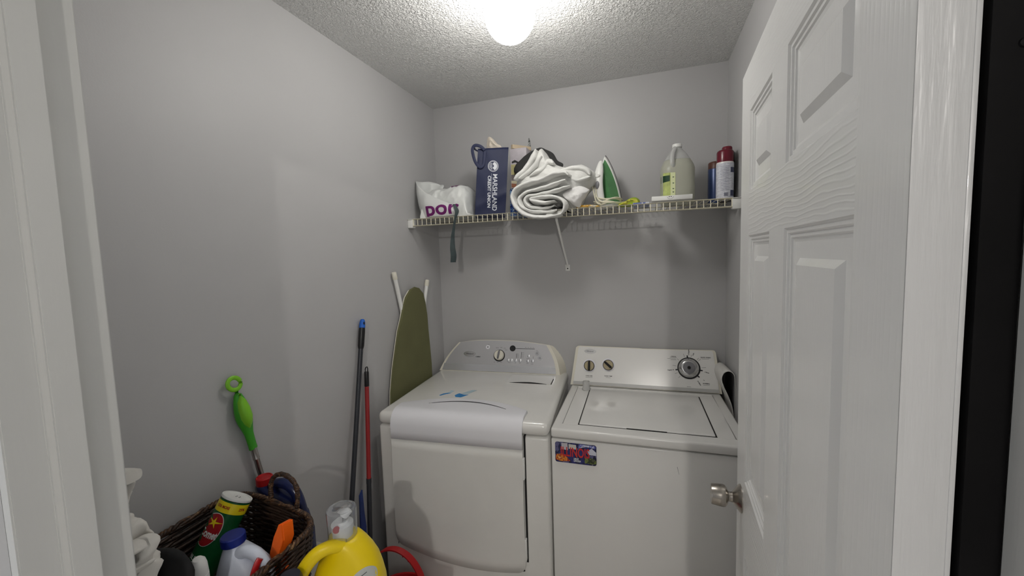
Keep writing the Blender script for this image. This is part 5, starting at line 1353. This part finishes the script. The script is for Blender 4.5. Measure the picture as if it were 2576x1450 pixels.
bm = B(); tube(bm, catmull([(0.006, -0.022, 0.236), (-0.020, -0.040, 0.246), (-0.048, -0.052, 0.236), (-0.073, -0.060, 0.205), (-0.090, -0.062, 0.160), (-0.100, -0.057, 0.110), (-0.098, -0.048, 0.060), (-0.080, -0.036, 0.025)], 7), 0.0150, 16, ell=(0.9, 1)); newobj('jug_handle', bm, M_yellow, yj)
bm = B(); lathe(bm, [(0.0225, 0.245), (0.0225, 0.262), (0.0245, 0.263), (0.0245, 0.276), (0.017, 0.279), (0.015, 0.284)], (-0.006, 0, 0), seg=32); sp_ = newobj('pour_fitment', bm, M_white, yj)
bm = B(); tube(bm, [(-0.006, 0, 0.279), (-0.002, 0.002, 0.292), (0.007, 0.005, 0.300), (0.011, 0.007, 0.303)], [0.0105, 0.010, 0.0085, 0.0075], 14); newobj('spout', bm, M_white, sp_)
bm = B(); lathe(bm, [(0.0078, 0), (0.0072, 0.0035)], (-0.010, -0.0215, 0.274), (-0.012, -0.30, 0.40), seg=20); newobj('red_button', bm, M_labred, sp_)
bm = B(); lathe(bm, [(0.0325, 0.247), (0.0320, 0.252), (0.0335, 0.306), (0.0328, 0.3110), (0.0290, 0.3140), (0.001, 0.3145)], (-0.006, 0, 0), seg=44, cap=False); cpp = newobj('clear_cap', bm, M_clear, yj)
sd = cpp.modifiers.new('s', 'SOLIDIFY'); sd.thickness = 0.0012
Riy = Ry.inverted(); yvd = Vector((0.0, 1, -0.25)).normalized()
class _L: pass
yv = [BVHTree.FromPolygons([v.co for v in yb_.data.vertices], [p.vertices[:] for p in yb_.data.polygons])]
def ydecal(polys, m, name, off, parent):
    b = B()
    for pl in polys: b.faces.new([b.verts.new((p[0], -0.16, p[1])) for p in pl])
    project(b, yv, (0, 1, 0), off, 0.006); return newobj(name, b, m, parent, smooth=False)
lb = ydecal([ell((0.043, 0.140), 0.031, 0.055, -0.35)], mat('silver_label', (190, 192, 188), 0.35), 'jug_label', 0.0008, yj)
ydecal([[(0.052, 0.085), (0.064, 0.085), (0.069, 0.12), (0.066, 0.170), (0.059, 0.15)]], M_labyellow, 'label_panel', 0.0014, lb)
ydecal([[(0.051, 0.09), (0.058, 0.09), (0.062, 0.13), (0.060, 0.174), (0.054, 0.15)]], M_lablime, 'label_panel', 0.0018, lb)
b = B()
for k in range(9):
    z = 0.170 - 0.009 * k
    b.faces.new([b.verts.new((p, -0.16, q)) for p, q in ((0.030 + 0.002 * (k % 3), z), (0.060, z + 0.012), (0.060, z + 0.0135), (0.030, z + 0.0016))])
project(b, yv, (0, 1, 0), 0.0016, 0.006); newobj('label_print', b, M_ink, lb, smooth=False)

# black bottle before the yellow jug
kb = thing('black_bottle', 'short black bottle with ribbed cap between the basket and the yellow jug', 'bottle', (0.420, -1.484, 0.7105), 0)
bm = B(); lathe(bm, [(0.024, 0), (0.026, 0.003), (0.026, 0.16), (0.022, 0.19)], (0.420, -1.484, 0.7105), seg=28); newobj('bottle_body', bm, M_blackpl, kb, world=True)
bm = B(); lathe(bm, [(0.0235, 0.19), (0.0240, 0.192), (0.0240, 0.222), (0.020, 0.231), (0.001, 0.233)], (0.420, -1.484, 0.7105), seg=24); newobj('bottle_cap', bm, mat('dark_cap', (28, 30, 44), 0.4), kb, world=True)

# ------------------------------------------------------------------ red bucket on the floor
rb = thing('mop_bucket', 'red plastic bucket with raised red handle on the floor before the dryer', 'bucket', (0.235, -0.875, 0), 0)
bm = B(); lathe(bm, [(0.085, 0.0005), (0.09, 0.003), (0.116, 0.302), (0.122, 0.305), (0.122, 0.315), (0.1135, 0.315), (0.110, 0.302), (0.086, 0.008), (0.001, 0.006)], (0.235, -0.875, 0), seg=48, cap=False); newobj('bucket_body', bm, M_red, rb, world=True)
bm = B(); pts = []
for k in range(33):
    a = PI * k / 32
    pts.append(Vector((0.237 - 0.112 * math.cos(a), -0.885 - 0.012 * math.sin(a) - 0.02 * math.cos(a), 0.312 + 0.215 * math.sin(a) ** 0.85)))
rows_ = []
for i, p in enumerate(pts):
    d = (pts[min(i + 1, 32)] - pts[max(i - 1, 0)]).normalized(); y_ = Vector((0.3, 0.95, 0)).normalized(); nn = d.cross(y_).normalized()
    rows_.append([bm.verts.new(p + y_ * a * 0.012 + nn * b_ * 0.003) for a, b_ in ((-1, -1), (1, -1), (1, 1), (-1, 1))])
for a, b_ in zip(rows_, rows_[1:]):
    for k in range(4): bm.faces.new((a[k], a[(k + 1) % 4], b_[(k + 1) % 4], b_[k]))
bm.faces.new(rows_[0]); bm.faces.new(rows_[-1][::-1])
for k in (20, 22, 24):
    p = pts[k]; box(bm, (p.x - 0.003, p.y - 0.008, p.z - 0.012), (p.x + 0.001, p.y + 0.008, p.z), 0)
newobj('bail_handle', bm, M_red, rb, world=True, angle=30)
